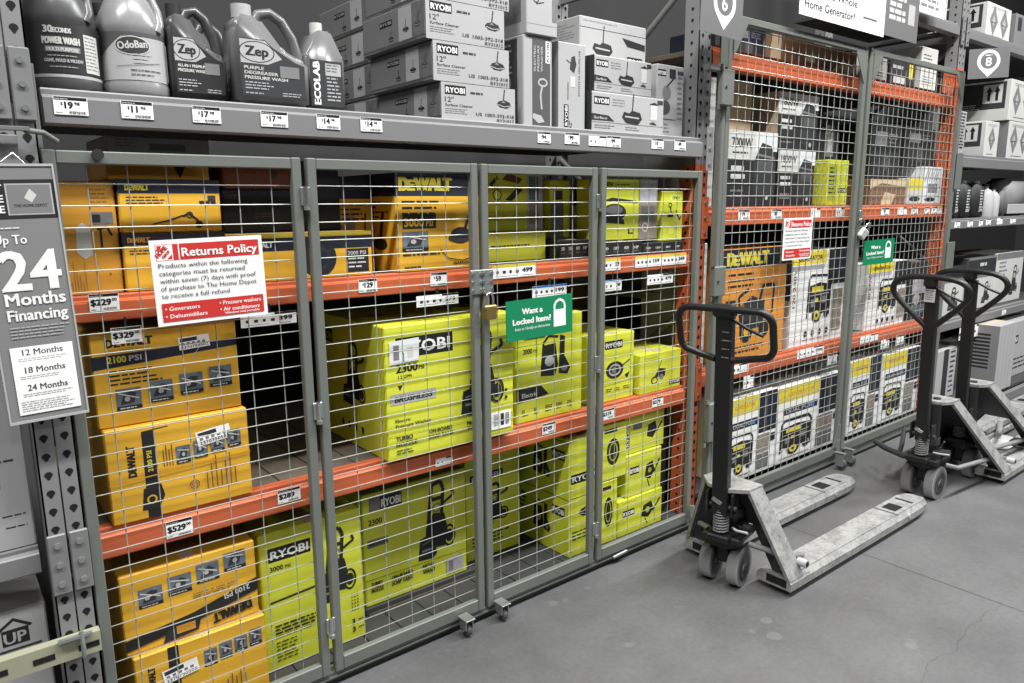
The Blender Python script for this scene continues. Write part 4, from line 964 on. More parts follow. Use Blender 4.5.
# ================================================================== NOTICES
def board(name, label, cat, x, y, z, W, H, roty, base, draw, th=.003, group=None, rz=0):
    t = MB(); t.box(0, W, 0, th, 0, H, base, 0)
    c = CV(t, (0, 0, 0), (1, 0, 0), (0, 0, 1), W, H); draw(c)
    o = t.build(name, None, (x, y, z)); o.rotation_euler = (0, roty, rz); return tag(o, label, cat, group)
def hd_logo(c, u, v, s, fg='white', bg='red'):
    c.rect(u, v, u+s, v+s, fg)
    c.poly([(u+s*.06, v+s*.94), (u+s*.06, v+s*.62), (u+s*.38, v+s*.94)], bg); c.poly([(u+s*.94, v+s*.06), (u+s*.94, v+s*.38), (u+s*.62, v+s*.06)], bg)
    c.k -= .5; c.text('THE', u+s*.10, v+s*.50, s*.20, bg, .05, rot=.78, w=s*.36); c.text('HOME', u+s*.10, v+s*.16, s*.30, bg, .07, rot=.78, w=s*.85); c.text('DEPOT', u+s*.42, v+s*.10, s*.18, bg, .06, rot=.78, w=s*.62)
def returns(c):
    W, H = c.W, c.H
    c.rect(W*.045, H*.76, W*.965, H*.95, 'red'); hd_logo(c, W*.05, H*.765, H*.18)
    c.rect(W*.235, H*.76, W*.245, H*.95, 'white'); c.text('Returns Policy', W*.265, H*.80, H*.105, 'white', .03, w=W*.68)
    for i, s in enumerate(('Products within the following', 'categories must be returned', 'within seven (7) days with proof', 'of purchase to The Home Depot', 'to receive a full refund')):
        c.k -= .8; c.text(s, W*.055, H*(.675-.088*i), H*.058, 'soft_black', .012, w=W*(.79, .76, .86, .86, .60)[i])
    c.rect(W*.045, H*.05, W*.965, H*.265, 'red')
    for s, u, v, w, hh in (('• Generators', .07, .175, .30, .05), ('• Dehumidifiers', .07, .085, .36, .05), ('• Pressure washers', .55, .185, .39, .05), ('• Air conditioners', .55, .105, .37, .05), ('Window and portable', .59, .065, .33, .03)):
        c.k -= .8; c.text(s, W*u, H*v, H*hh, 'white', .015, w=W*w)
board('returns_notice', 'white and red returns notice, the larger one on first low cage door', 'notice', .489, 2.180, 1.325, .308, .237, -.02, 'white', returns)
board('returns_notice', 'white and red returns notice, the smaller one high on tall cage door', 'notice', 3.600, 2.188, 1.340, .285, .225, 0, 'white', returns)
def locked(c):
    W, H = c.W, c.H
    c.text('Want a', W*.38, H*.64, H*.145, 'white', .05, align='c', w=W*.30); c.text('Locked Item?', W*.375, H*.40, H*.145, 'white', .05, align='c', w=W*.56); c.text('Scan to Notify an Associate', W*.38, H*.25, H*.075, 'white', .01, align='c', w=W*.52)
    c.rect(W*.70, H*.20, W*.89, H*.64, 'white'); c.k -= .5
    pts = [(W*.715, H*.62), (W*.715, H*.74), (W*.735, H*.83), (W*.795, H*.89), (W*.855, H*.83), (W*.875, H*.74), (W*.875, H*.62)]
    c.line(pts, W*.03, 'white')
board('locked_item_notice', 'green notice with white padlock symbol, the larger one on third low cage door', 'notice', 1.712, 2.180, 1.128, .345, .158, -.02, 'green', locked)
board('locked_item_notice', 'green notice with white padlock symbol, the smaller one on tall cage door', 'notice', 4.495, 2.188, 1.262, .40, .15, -.01, 'green', locked)
def financing(c):
    W, H = c.W, c.H
    c.rect(0, H*.80, W, H*.95, 'soft_black'); c.rect(W*.38, H*.815, W*.96, H*.935, 'light_grey'); c.rect(W*.40, H*.82, W*.94, H*.93, 'box_grey_dark')
    c.poly([(W*.60, H*.88), (W*.68, H*.915), (W*.76, H*.89), (W*.69, H*.862)], 'off_white'); c.text('THE HOME DEPOT', W*.46, H*.845, H*.012, 'charcoal', .02, w=W*.42)
    for i, s in enumerate(('GET', 'MORE', 'DONE')): c.text(s, W*.34, H*(.905-.04*i), H*.028, 'white', .05, align='r')
    c.text('Up To', W*.15, H*.705, H*.037, 'white', .02, w=W*.40); c.text('24', W*.17, H*.525, H*.16, 'white', .03, w=W*.74)
    c.text('Months', W*.17, H*.465, H*.05, 'white', .03, w=W*.76); c.text('Financing', W*.17, H*.405, H*.045, 'white', .03, w=W*.76)
    c.greek(W*.17, H*.375, W*.94, 4, H*.013, 'light_grey', seed=2); c.greek(W*.1, H*.765, W*.5, 1, H*.01, 'white', seed=2)
    c.rect(W*.12, H*.025, W*.93, H*.30, 'paper')
    for i, s in enumerate(('12 Months', '18 Months', '24 Months')):
        c.text(s, W*.53, H*(.265-.072*i), H*.026, 'dark_grey', .02, align='c', w=W*.52); c.greek(W*.2, H*(.25-.072*i), W*.86, 2, H*.008, 'light_grey', seed=i)
    c.greek(W*.16, H*.075, W*.9, 5, H*.009, 'light_grey', seed=9)
t = empty('financing_sign', (.125, 2.145, 1.128)); t.rotation_euler = (0, -.025, .0); tag(t, 'tall grey sign with large white number hung on the left post', 'sign')
mb = MB(); mb.box(0, .165, 0, .004, 0, .62, 'sign_grey'); financing(CV(mb, (0, 0, 0), (1, 0, 0), (0, 0, 1), .165, .62)); mb.build('sign_panel', t)
mb = MB()
for a, b, c_, d in ((-.004, .169, -.006, 0), (-.004, .169, .62, .626), (-.004, 0, 0, .62), (.165, .169, 0, .62)): mb.box(a, b, -.002, .006, c_, d, 'light_grey')
mb.tube([(.06, .003, .625), (.09, .0, .65), (.11, .003, .625)], .004, 'chrome', 6); mb.build('sign_holder', t)
def pin_sign(n, sub, cx, cy, r, tip):
    def fn(c):
        W, H = c.W, c.H
        c.poly([(cx+r*math.cos(a), cy+r*math.sin(a)) for a in [math.radians(q) for q in range(-40, 221, 13)]] + [(cx, tip)], 'white')
        c.circ(cx, cy+r*.02, r*.72, 'sign_dark'); c.text(n, cx, cy-r*.44, r*.82, 'white', .02, align='c'); c.greek(cx-r*.3, cy+r*.48, cx+r*.3, 1, r*.2, 'white')
    return fn
board('bay_marker', 'grey bay marker with white pin and number 6 above gate post', 'sign', 2.715, 2.10, 2.375, .30, .32, .03, 'sign_dark', pin_sign('6', '', .165, .142, .080, .027))
board('bay_marker', 'grey bay marker with white pin and number 8 at top right', 'sign', 5.64, 2.135, 2.45, .255, .19, -.03, 'sign_dark', pin_sign('8', '', .125, .110, .072, .008), rz=-.8)
mk = bpy.data.objects['bay_marker']; mb = MB(); mb.box(.24, .26, .003, .165, .20, .22, 'post_grey', .002); mb.build('bracket', mk)
mk = bpy.data.objects['bay_marker.001']; mb = MB(); mb.tube([(.01, .004, .16), (.096, .085, .16)], .008, 'post_grey', 6); mb.build('bracket', mk)
def homegen(c):
    W, H = c.W, c.H
    c.text('a Whole', W*.64, H*.36, H*.14, 'charcoal', .03, align='r', w=W*.30); c.text('Home Generator?', W*.05, H*.13, H*.14, 'charcoal', .03, w=W*.57)
    c.rect(W*.72, H*.22, W*.90, H*.90, 'light_grey'); c.rect(W*.725, H*.26, W*.895, H*.89, 'off_white'); c.line([(W*.72, H*.24), (W*.90, H*.24)], H*.02, 'charcoal')
board('banner_sign', 'white banner asking about a home generator, above tall cage', 'sign', 3.555, 2.145, 2.570, .885, .30, .0, 'paper', homegen)
def darksign(c):
    W, H = c.W, c.H
    c.greek(W*.12, H*.62, W*.62, 4, H*.11, 'off_white', th=H*.07, seed=6); c.rect(W*.68, H*.28, W*.88, H*.62, 'light_grey')
board('information_sign', 'dark grey sign with white lines beside the generator banner', 'sign', 4.445, 2.147, 2.585, .42, .33, 0, 'sign_dark', darksign)
board('information_sign', 'narrow white sign slung above the far tall cage door', 'sign', 4.60, 2.20, 2.80, .75, .12, 0, 'paper', lambda c: c.greek(c.W*.05, c.H*.6, c.W*.9, 2, c.H*.3, 'mid_grey', th=c.H*.16))

# ================================================================== LEFT CAGE, UPPER SHELF
YS = 'yellow power tool cartons in the left cage'; LS = 'lime green tool cartons in the left cage'
zu, zm, zl = Z_UP, Z_MID, Z_LOW
carton('tan-yellow carton with a white tank picture, at left end of upper shelf', .300, .436, zu, 1.722, 2.30, .40, 'yellow_dull', dw_tan, group=YS)
carton('plain yellow carton with navy top band, lying under the trimmer wand carton', .441, .722, zu, 1.578, 2.29, .45, 'yellow', dw_below, dw_side, group=YS)
carton('yellow carton picturing a long wand and gun under a navy band', .443, .717, 1.580, 1.728, 2.292, .45, 'yellow', dw_wand, dw_side, group=YS)
carton('dull yellow carton set back on top of the wand picture carton', .445, .730, 1.730, 1.800, 2.42, .30, 'yellow', lambda c: c.poly([(c.W*.64, c.H*.6), (c.W*.70, c.H*.1), (c.W*.76, c.H*.6)], 'soft_black'), group=YS)
carton('long low yellow carton with navy band and round dark picture', .724, 1.213, zu, 1.566, 2.29, .145, 'yellow', dw_long, group=YS)
carton('dark navy carton behind the long low yellow carton', .755, .985, 1.568, 1.705, 2.40, .35, 'navy', navy_box, cat='box')
carton('reddish brown carton on top of the dark navy carton', .765, .980, 1.707, 1.80, 2.40, .35, 'rust_brown', lambda c: c.circ(c.W*.75, c.H*.5, c.H*.14, 'charcoal'))
carton('tall navy carton in shade beside second cage door post', .99, 1.165, 1.568, 1.80, 2.42, .35, 'navy', None)
carton('large yellow carton picturing a round surface cleaner, second door', 1.309, 1.667, zu, 1.762, 2.285, .42, 'yellow', dw_big, dw_big_left, group=YS)
carton('shaded yellow carton behind the large surface cleaner carton', 1.172, 1.300, zu, 1.752, 2.44, .35, 'yellow', dw_big_left, dw_side, group=YS)
carton('shaded green carton lying flat, carrying the hand tools carton', 1.805, 2.122, zu, 1.536, 2.42, .40, 'lime', base_lime, group=LS)
carton('shaded green carton picturing hand tools, behind third door top', 1.872, 2.172, 1.538, 1.800, 2.50, .34, 'lime', up_tools, group=LS)
carton('flat black carton under the green carton with dark photos', 2.135, 2.318, zu, 1.497, 2.35, .40, 'soft_black', base_black)
carton('green carton with dark photo panels, right of the hand tools carton', 2.19, 2.40, 1.499, 1.755, 2.47, .34, 'lime', up_brackets, group=LS)
carton('flat black carton under the bright green battery tool carton', 2.325, 2.597, zu, 1.486, 2.29, .40, 'soft_black', base_black)
carton('flat black carton under the narrow green carton at right', 2.602, 2.893, zu, 1.470, 2.29, .40, 'soft_black', base_black)
carton('bright green carton with battery tool picture and photo strip, fourth door', 2.329, 2.705, 1.488, 1.757, 2.30, .15, 'lime', up_40v, group=LS)
carton('narrow bright green carton at right end of upper shelf', 2.729, 2.887, 1.472, 1.705, 2.295, .28, 'lime', up_stick, lambda c: c.rect(c.W*.1, c.H*.2, c.W*.9, c.H*.6, 'lime_pale'), group=LS)
# --- middle shelf
carton('yellow carton on its side with upright lettering and crumpled label', .338, .742, zm, 1.030, 2.275, .40, 'yellow', dw_side_up, group=YS, labelfn=dw_side_label)
carton('yellow carton with navy stripe and four small photos, topmost of middle shelf', .332, .734, 1.032, 1.306, 2.295, .38, 'yellow', dw_2100, group=YS, labelfn=dw_2100_label)
carton('big bright lime carton picturing a pressure washer, middle of left cage', 1.217, 1.792, zm, 1.235, 2.242, .55, 'lime', lm_2300, lm_left_pic, group=LS, labelfn=lm_2300_labels)
carton('lime carton picturing a compact washer, behind the green notice', 1.853, 2.229, zm, 1.190, 2.30, .40, 'lime', lm_2000, group=LS)
carton('lime carton picturing a round motor, left of the low lime carton', 2.290, 2.580, zm, 1.062, 2.31, .40, 'lime', lm_small, group=LS)
carton('low lime carton with black side panels at right end of middle shelf', 2.600, 2.905, zm, .940, 2.29, .34, 'lime', lm_low, lm_low_left, group=LS)
carton('dark brown carton deep in shade on middle shelf', 2.50, 2.88, zm, 1.20, 2.95, .25, 'brown', None)
# --- bottom
carton('crushed yellow carton half below the picture edge, lowest of left stack', .348, .748, zl, .318, 2.272, .42, 'yellow', dw_bottom, group=YS, labelfn=dw_bottom_label)
carton('yellow carton turned upside down on bottom board, torn black stripe', .335, .738, .320, .578, 2.292, .42, 'yellow', dw_flip, group=YS)
carton('tall lime carton picturing a washer, beside the upside-down yellow carton', .762, 1.140, zl, .566, 2.33, .40, 'lime', lm_3000, None, group=LS)
carton('shaded lime carton picturing a washer, set back behind second door', 1.207, 1.691, .086, .556, 2.45, .45, 'lime', lm_dark, group=LS)
mb = MB(); mb.box(0, .54, 0, .5, 0, .0305, 'deck_grey', .003)
for i in range(4): mb.box(.01, .53, -.004+.15*i, .05+.15*i, .0, .008, 'deck')
tag(mb.build('low_platform', None, (1.2, 2.44, zl)), 'low dark board under the shaded lime washer carton', 'board')
carton('shaded lime carton behind third door, right of shaded washer carton', 1.76, 2.069, zl, .556, 2.55, .40, 'lime', lm_blob, group=LS)
carton('tall lime carton showing its long shaded side, behind third door edge', 2.145, 2.345, zl, .620, 2.29, .44, 'lime', lm_front_tall, lm_side_stack, group=LS)
carton('lime carton at floor behind fourth door left edge', 2.350, 2.462, zl, .366, 2.29, .40, 'lime', lm_tower, group=LS)
carton('lime carton with round tool picture, upper left behind fourth door', 2.352, 2.520, .368, .641, 2.29, .38, 'lime', lm_tower, group=LS)
carton('lime carton with bolt cutter picture, bottom of right-hand stack', 2.468, 2.791, zl, .237, 2.29, .40, 'lime', lm_stack, group=LS)
carton('lime carton with bolt cutter picture, second from floor in right-hand stack', 2.530, 2.790, .239, .452, 2.30, .40, 'lime', lm_stack, group=LS)
carton('lime carton with upright logo, topmost of right-hand stack under orange beam', 2.527, 2.815, .454, .643, 2.31, .40, 'lime', lm_stack_v, group=LS)
carton('narrow navy carton between the lime stack and the orange post', 2.825, 2.90, zl, .645, 2.36, .35, 'navy', None)
# grey carton between cage and shelf above
carton('long grey carton stored above cage doors under the grey shelf', .438, .716, 1.802, 1.850, 2.35, .30, 'box_grey_dark', lambda c: (c.greek(c.W*.08, c.H*.75, c.W*.3, 3, c.H*.18, 'dark_grey'), c.rect(c.W*.4, c.H*.2, c.W*.75, c.H*.6, 'dark_grey')))

# ================================================================== TALL CAGE
GS = 'cartons on the top level of the tall cage'
carton('dark carton at left end above the top orange beam, tall cage', 3.30, 3.59, ZC_TOP, 2.53, 2.35, .4, 'navy', dark_goods)
carton('wide brown carton above the top orange beam, tall cage', 3.60, 4.50, ZC_TOP, 2.515, 2.32, .4, 'brown', lambda c: (c.rect(0, c.H*.02, c.W*.10, c.H, 'tan'), c.rect(c.W*.38, c.H*.2, c.W*.48, c.H*.5, 'tan'), c.greek(c.W*.12, c.H*.75, c.W*.35, 4, c.H*.12, 'rust_brown'), c.poly([(c.W*.66, 0), (c.W*.8, c.H*.4), (c.W, c.H*.5), (c.W, 0)], 'tan')))
carton('white and red carton on top level near the tall cage centre post', 4.66, 4.89, ZC_TOP, 2.543, 2.32, .3, 'off_white', lambda c: (c.rect(c.W*.05, c.H*.4, c.W*.5, c.H*.95, 'red'), c.greek(c.W*.1, c.H*.3, c.W*.8, 2, c.H*.12, 'charcoal')))
carton('dark blue-grey carton with pale label on top level', 4.924, 5.278, ZC_TOP, 2.548, 2.32, .3, 'charcoal', lambda c: (c.rect(c.W*.15, c.H*.05, c.W*.6, c.H*.3, 'off_white'), c.rect(c.W*.1, c.H*.6, c.W*.5, c.H*.75, 'light_grey'), c.rect(c.W*.75, c.H*.3, c.W*.9, c.H*.9, 'pale_yellow')))
carton('tall white carton with leaning top at right of top level', 5.359, 5.604, ZC_TOP, 2.66, 2.32, .25, 'off_white', lambda c: (c.greek(c.W*.1, c.H*.8, c.W*.7, 4, c.H*.08, 'charcoal', seed=3), c.greek(c.W*.1, c.H*.3, c.W*.9, 4, c.H*.06, 'mid_grey', seed=5)))
GB = 'black and white generator cartons'
carton('black and white generator carton, front left of tall cage middle shelf', 3.215, 3.657, ZC_UP, 2.010, 2.29, .45, 'soft_black', gen_black('7000W'), group=GB)
carton('black and white generator carton, lower right of the generator stack', 3.704, 4.085, ZC_UP, 1.930, 2.31, .45, 'soft_black', gen_black('1800W'), lambda c: c.rect(0, 0, c.W, c.H, 'charcoal'), group=GB)
carton('black and white generator carton, on top of the generator stack', 3.713, 4.122, 1.932, 2.238, 2.33, .45, 'soft_black', gen_black('1800W'), lambda c: c.rect(0, 0, c.W, c.H, 'tan'), group=GB)
carton('plain tan carton standing behind the front generator carton', 3.30, 3.60, 2.012, 2.28, 2.42, .35, 'tan', None)
carton('plain pale carton standing on end beside the gate post', 3.05, 3.12, ZC_UP, 2.25, 2.30, .4, 'off_white', None)
carton('pale carton standing on end below, beside the gate post', 3.06, 3.10, ZC_MID, 1.45, 2.30, .4, 'off_white', None)
carton('lime carton with black logo strip in tall cage', 4.24, 4.477, ZC_UP, 1.894, 2.31, .35, 'lime', lambda c: (c.rect(c.W*.05, c.H*.1, c.W*.42, c.H*.9, 'lime_dull'), c.greek(c.W*.06, c.H*.8, c.W*.38, 7, c.H*.09, 'charcoal', seed=3), logo_box(c, 'RYOBI', c.W*.52, c.H*.28, c.W*.44, c.H*.10)))
carton('dark carton with pale photos above the lime carton, tall cage', 4.20, 4.55, 1.896, 2.16, 2.42, .3, 'soft_black', lambda c: (c.rect(c.W*.5, c.H*.1, c.W*.8, c.H*.8, 'photo_g'), c.circ(c.W*.6, c.H*.7, c.W*.08, 'light_grey'), c.rect(c.W*.6, c.H*.2, c.W*.75, c.H*.5, 'light_grey')))
carton('dark carton with faint photos, left of pair behind far tall door', 4.801, 5.215, 1.79, 2.143, 2.34, .3, 'soft_black', dark_goods)
carton('dark carton with faint photos, right of pair behind far tall door', 5.272, 5.724, 1.889, 2.142, 2.34, .3, 'soft_black', dark_goods)
carton('brown crumpled carton on middle shelf behind far tall door', 4.744, 5.247, ZC_UP, 1.789, 2.30, .4, 'brown', lambda c: (c.poly([(0, c.H*.6), (c.W*.3, c.H*.85), (c.W, c.H*.7), (c.W, c.H), (0, c.H)], 'tan'), c.poly([(c.W*.3, 0), (c.W*.4, c.H*.5), (c.W*.7, c.H*.4), (c.W*.6, 0)], 'tan')))
carton('black carton carrying the far pair of dark cartons', 4.82, 5.72, 1.791, 1.887, 2.45, .3, 'soft_black', None) if False else None
carton('small yellow and white pack leaning beside the white plastic-wrapped pack', 5.254, 5.469, ZC_UP, 1.80, 2.29, .25, 'off_white', lambda c: (c.rect(c.W*.0, c.H*.55, c.W, c.H, 'pale_yellow'), c.circ(c.W*.5, c.H*.2, c.W*.4, 'charcoal', ry=c.H*.1)))
carton('white plastic-wrapped pack with grey pattern at right of middle shelf', 5.485, 5.785, ZC_UP, 1.882, 2.29, .3, 'clear_white', lambda c: ([c.line([(c.W*(.05+.12*i), c.H*.6), (c.W*(.2+.12*i), c.H*.95)], c.W*.03, 'mid_grey') for i in range(6)], c.rect(c.W*.25, c.H*.3, c.W*.75, c.H*.55, 'mid_grey'), c.ring(c.W*.4, c.H*.12, c.W*.3, c.W*.06, 'charcoal', ry=c.H*.06)))
carton('large orange-yellow generator carton behind the near jack handle', 3.224, 3.821, ZC_MID, 1.408, 2.29, .45, 'orange_box', dw_gen, group='generator cartons on the lower tall cage shelf')
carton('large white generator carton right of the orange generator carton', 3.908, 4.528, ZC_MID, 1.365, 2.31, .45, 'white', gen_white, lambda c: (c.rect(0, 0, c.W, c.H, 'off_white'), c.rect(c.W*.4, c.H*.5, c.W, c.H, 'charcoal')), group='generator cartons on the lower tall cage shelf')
carton('white generator carton behind the small green notice', 4.828, 5.406, ZC_MID, 1.245, 2.31, .45, 'white', gen_white, group='generator cartons on the lower tall cage shelf')
carton('dark photo carton between small green notice carton and far orange post', 5.503, 5.775, ZC_MID, 1.22, 2.32, .4, 'charcoal', lambda c: (c.rect(c.W*.1, c.H*.45, c.W*.9, c.H*.7, 'photo_c'), c.circ(c.W*.4, c.H*.35, c.W*.2, 'light_grey', ry=c.H*.1), c.rect(c.W*.1, c.H*.1, c.W*.9, c.H*.25, 'photo_b')), group=None)
GL = 'white cartons with yellow tops at floor of tall cage'
for lab, a, b, z1 in (('white generator carton with yellow top behind the near jack pole', 3.321, 3.802, .585), ('white generator carton with yellow top left of the tall cage centre castors', 3.817, 4.552, .574),
                      ('white generator carton with yellow top just right of the tall cage centre castors', 4.662, 5.077, .614), ('white generator carton with yellow top nearest the second jack', 5.111, 5.700, .597)):
    carton(lab, a, b, ZC_LOW, z1, 2.29, .5, 'white', gen_low, group=GL)
carton('narrow yellow-green carton standing inside tall cage by the gate post', 3.07, 3.11, ZC_LOW, .70, 2.33, .4, 'pale_yellow', None)

# ================================================================== TOP SHELF GOODS
RG = 'grey surface cleaner cartons on the top shelf'
for i, (a, b, z0, z1, lab) in enumerate(((1.492, 1.826, Z_TOP, 2.076, 'bottom'), (1.462, 1.798, 2.078, 2.211, 'second from bottom'), (1.437, 1.777, 2.213, 2.346, 'third from bottom'), (1.45, 1.80, 2.348, 2.48, 'topmost, cut by picture edge,'))):
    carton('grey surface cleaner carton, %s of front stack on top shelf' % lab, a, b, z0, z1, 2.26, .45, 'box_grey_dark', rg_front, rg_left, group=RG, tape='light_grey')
for i, (z0, z1, lab) in enumerate(((Z_TOP, 2.076, 'lowest'), (2.078, 2.211, 'second'), (2.213, 2.346, 'third'), (2.348, 2.48, 'highest'))):
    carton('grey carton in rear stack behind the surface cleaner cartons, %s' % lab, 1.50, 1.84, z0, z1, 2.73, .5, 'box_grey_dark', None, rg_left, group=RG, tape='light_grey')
TG = 'grey cartons standing on the top shelf'
carton('tall dark-fronted grey carton right of the surface cleaner stack', 1.876, 2.024, Z_TOP, 2.283, 2.27, .30, 'box_grey', tall_front, tall_left, group=TG)
carton('pale carton with photo panels lying on the tall dark-fronted carton', 1.885, 2.042, 2.285, 2.47, 2.26, .32, 'box_grey', lambda c: (c.rect(0, c.H*.2, c.W, c.H*.21, 'mid_grey'), c.ring(c.W*.3, c.H*.7, c.W*.1, c.W*.03, 'charcoal'), c.line([(c.W*.3, c.H*.6), (c.W*.55, c.H*.65)], c.W*.03, 'charcoal'), c.rect(c.W*.82, c.H*.3, c.W*.97, c.H*.9, 'photo_g')), lambda c: c.rect(c.W*.1, c.H*.25, c.W*.9, c.H*.95, 'photo_g'), group=TG)
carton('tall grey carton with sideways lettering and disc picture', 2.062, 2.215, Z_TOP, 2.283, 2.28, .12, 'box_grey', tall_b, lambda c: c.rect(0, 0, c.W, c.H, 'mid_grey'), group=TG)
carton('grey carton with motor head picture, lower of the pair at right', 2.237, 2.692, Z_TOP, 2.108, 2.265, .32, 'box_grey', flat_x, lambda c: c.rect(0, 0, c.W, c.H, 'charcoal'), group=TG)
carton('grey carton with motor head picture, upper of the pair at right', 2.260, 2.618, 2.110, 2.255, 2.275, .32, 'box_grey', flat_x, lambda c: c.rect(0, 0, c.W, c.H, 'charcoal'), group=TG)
carton('grey carton with upside-down logo, highest behind the pair at right', 2.343, 2.772, 2.257, 2.452, 2.45, .30, 'box_grey', flat_x3, lambda c: c.greek(c.W*.1, c.H*.85, c.W*.9, 6, c.H*.06, 'mid_grey', seed=3), group=TG)
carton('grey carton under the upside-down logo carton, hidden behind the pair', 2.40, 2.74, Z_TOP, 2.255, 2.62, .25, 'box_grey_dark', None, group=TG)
carton('grey carton with disc pictures at right end of top shelf by the post', 2.705, 2.895, Z_TOP, 2.272, 2.32, .25, 'box_grey', flat_x4, group=TG)
carton('dark tall carton in shade at far left back of surface cleaner stack', 1.36, 1.43, Z_TOP, 2.20, 2.95, .3, 'dark_grey', None)

# --- plastic jugs
def round_jug(label, x, y, z, r, H, mat, label_fn, cap='charcoal'):
    t = empty('cleaner_jug', (x, y, z)); tag(t, label, 'jug', 'cleaner jugs on the top shelf')
    mb = MB(); mb.lathe([(r*.90, 0), (r*.98, .006), (r, .014), (r, .032), (r*.975, .038), (r*.975, .168), (r, .175), (r*.98, .19), (r*.90, H*.70), (r*.70, H*.82), (r*.34, H*.94), (r*.26, H*.955), (r*.26, H)], (0, 0, 0), (0, 0, 1), mat, 40)
    mb.build('jug_body', t)
    mb = MB(); pts = [(r*.60, -r*.72, H*.56), (r*.72, -r*.66, H*.63), (r*.72, -r*.52, H*.74), (r*.60, -r*.38, H*.85), (r*.42, -r*.25, H*.93), (r*.20, -r*.12, H*.95)]
    mb.tube(pts, .0115, mat, 10); mb.build('handle', t)
    mb = MB(); mb.cyl((0, 0, H), (0, 0, H+.028), r*.30, cap, 20); mb.build('cap', t)
    mb = MB(); R = r*.985; n = 26; a0, a1 = math.radians(-165), math.radians(-15); z0, z1 = .042, .165
    vs = [(R*math.cos(a0+(a1-a0)*i/n), R*math.sin(a0+(a1-a0)*i/n), zz) for zz in (z0, z1) for i in range(n+1)]
    mb.add(vs, [(i, i+1, n+2+i, n+1+i) for i in range(n)], label_fn[0], True)
    # printed matter wrapped round the label
    flat = MB(); c = CV(flat, (0, 0, 0), (1, 0, 0), (0, 0, 1), (a1-a0)*R, z1-z0); label_fn[1](c)
    def wrap(v):
        a = a0+v[0]/R; rr = R+.0006-v[1]*.9; return (rr*math.cos(a), rr*math.sin(a), z0+v[2])
    # subdivide wide quads by bmesh so that they bend
    bm = bmesh.new(); vv = [bm.verts.new(v) for v in flat.v]
    for f, k in zip(flat.f, flat.mi):
        try: q = bm.faces.new([vv[i] for i in f]); q.material_index = k
        except ValueError: pass
    W = (a1-a0)*R
    for i in range(1, 24): bmesh.ops.bisect_plane(bm, geom=bm.verts[:]+bm.edges[:]+bm.faces[:], plane_co=(W*i/24, 0, 0), plane_no=(1, 0, 0))
    bm.verts.index_update()
    for k, m in enumerate(flat.sl):
        fs = [tuple(v.index for v in f.verts) for f in bm.faces if f.material_index == k]
        mb.add([wrap(v.co) for v in bm.verts], fs, m)
    bm.free(); mb.build('label_wrap', t)
def lab_power(c):
    W, H = c.W, c.H
    c.text('30', W*.27, H*.80, H*.14, 'off_white', .05); c.text('SECONDS', W*.35, H*.80, H*.10, 'off_white', .05, w=W*.20)
    c.text('POWER WASH', W*.25, H*.58, H*.14, 'off_white', .06, w=W*.38); c.rect(W*.27, H*.42, W*.63, H*.53, 'mid_grey'); c.text('MULTI-PURPOSE', W*.29, H*.44, H*.07, 'off_white', .05, w=W*.32)
    c.greek(W*.29, H*.34, W*.6, 1, H*.04, 'light_grey'); c.text('GRIME, MOLD & MILDEW', W*.25, H*.22, H*.07, 'light_grey', .04, w=W*.40); c.greek(W*.3, H*.12, W*.6, 1, H*.04, 'light_grey')
    c.rect(W*.68, H*.05, W*.90, H*.82, 'off_white'); c.greek(W*.69, H*.75, W*.89, 10, H*.07, 'mid_grey', seed=3); c.rect(0, -H*.08, W, -H*.02, 'light_grey')
def lab_odo(c):
    W, H = c.W, c.H
    c.poly([(0, H*.5), (W*.3, H*.92), (W*.95, H*.92), (W, H*.7), (W, H), (0, H)], 'dark_grey'); c.circ(W*.42, H*.72, W*.20, 'off_white', ry=H*.20); c.circ(W*.42, H*.72, W*.19, 'charcoal', ry=H*.18)
    c.text('OdoBan', W*.26, H*.63, H*.16, 'off_white', .03, w=W*.33, rot=.12)
    for i in range(3): c.greek(W*.42, H*(.52-.08*i), W*.64, 1, H*.06, 'light_grey', th=H*.03, seed=i)
    c.line([(W*.22, H*.28), (W*.5, H*.33), (W*.75, H*.40)], H*.012, 'mid_grey'); c.greek(W*.38, H*.20, W*.75, 1, H*.05, 'charcoal', seed=2); c.greek(W*.38, H*.11, W*.72, 1, H*.05, 'charcoal', seed=3); c.rect(W*.90, H*.05, W*.97, H*.85, 'white')
round_jug('dark round jug with black label, first at left on top shelf', .356, 2.34, Z_TOP, .086, .315, 'jug_dark', ('label_dark', lab_power))
round_jug('pale round jug with oval logo label, second from left on top shelf', .528, 2.345, Z_TOP, .086, .31, 'jug_light', ('light_grey', lab_odo), 'light_grey')

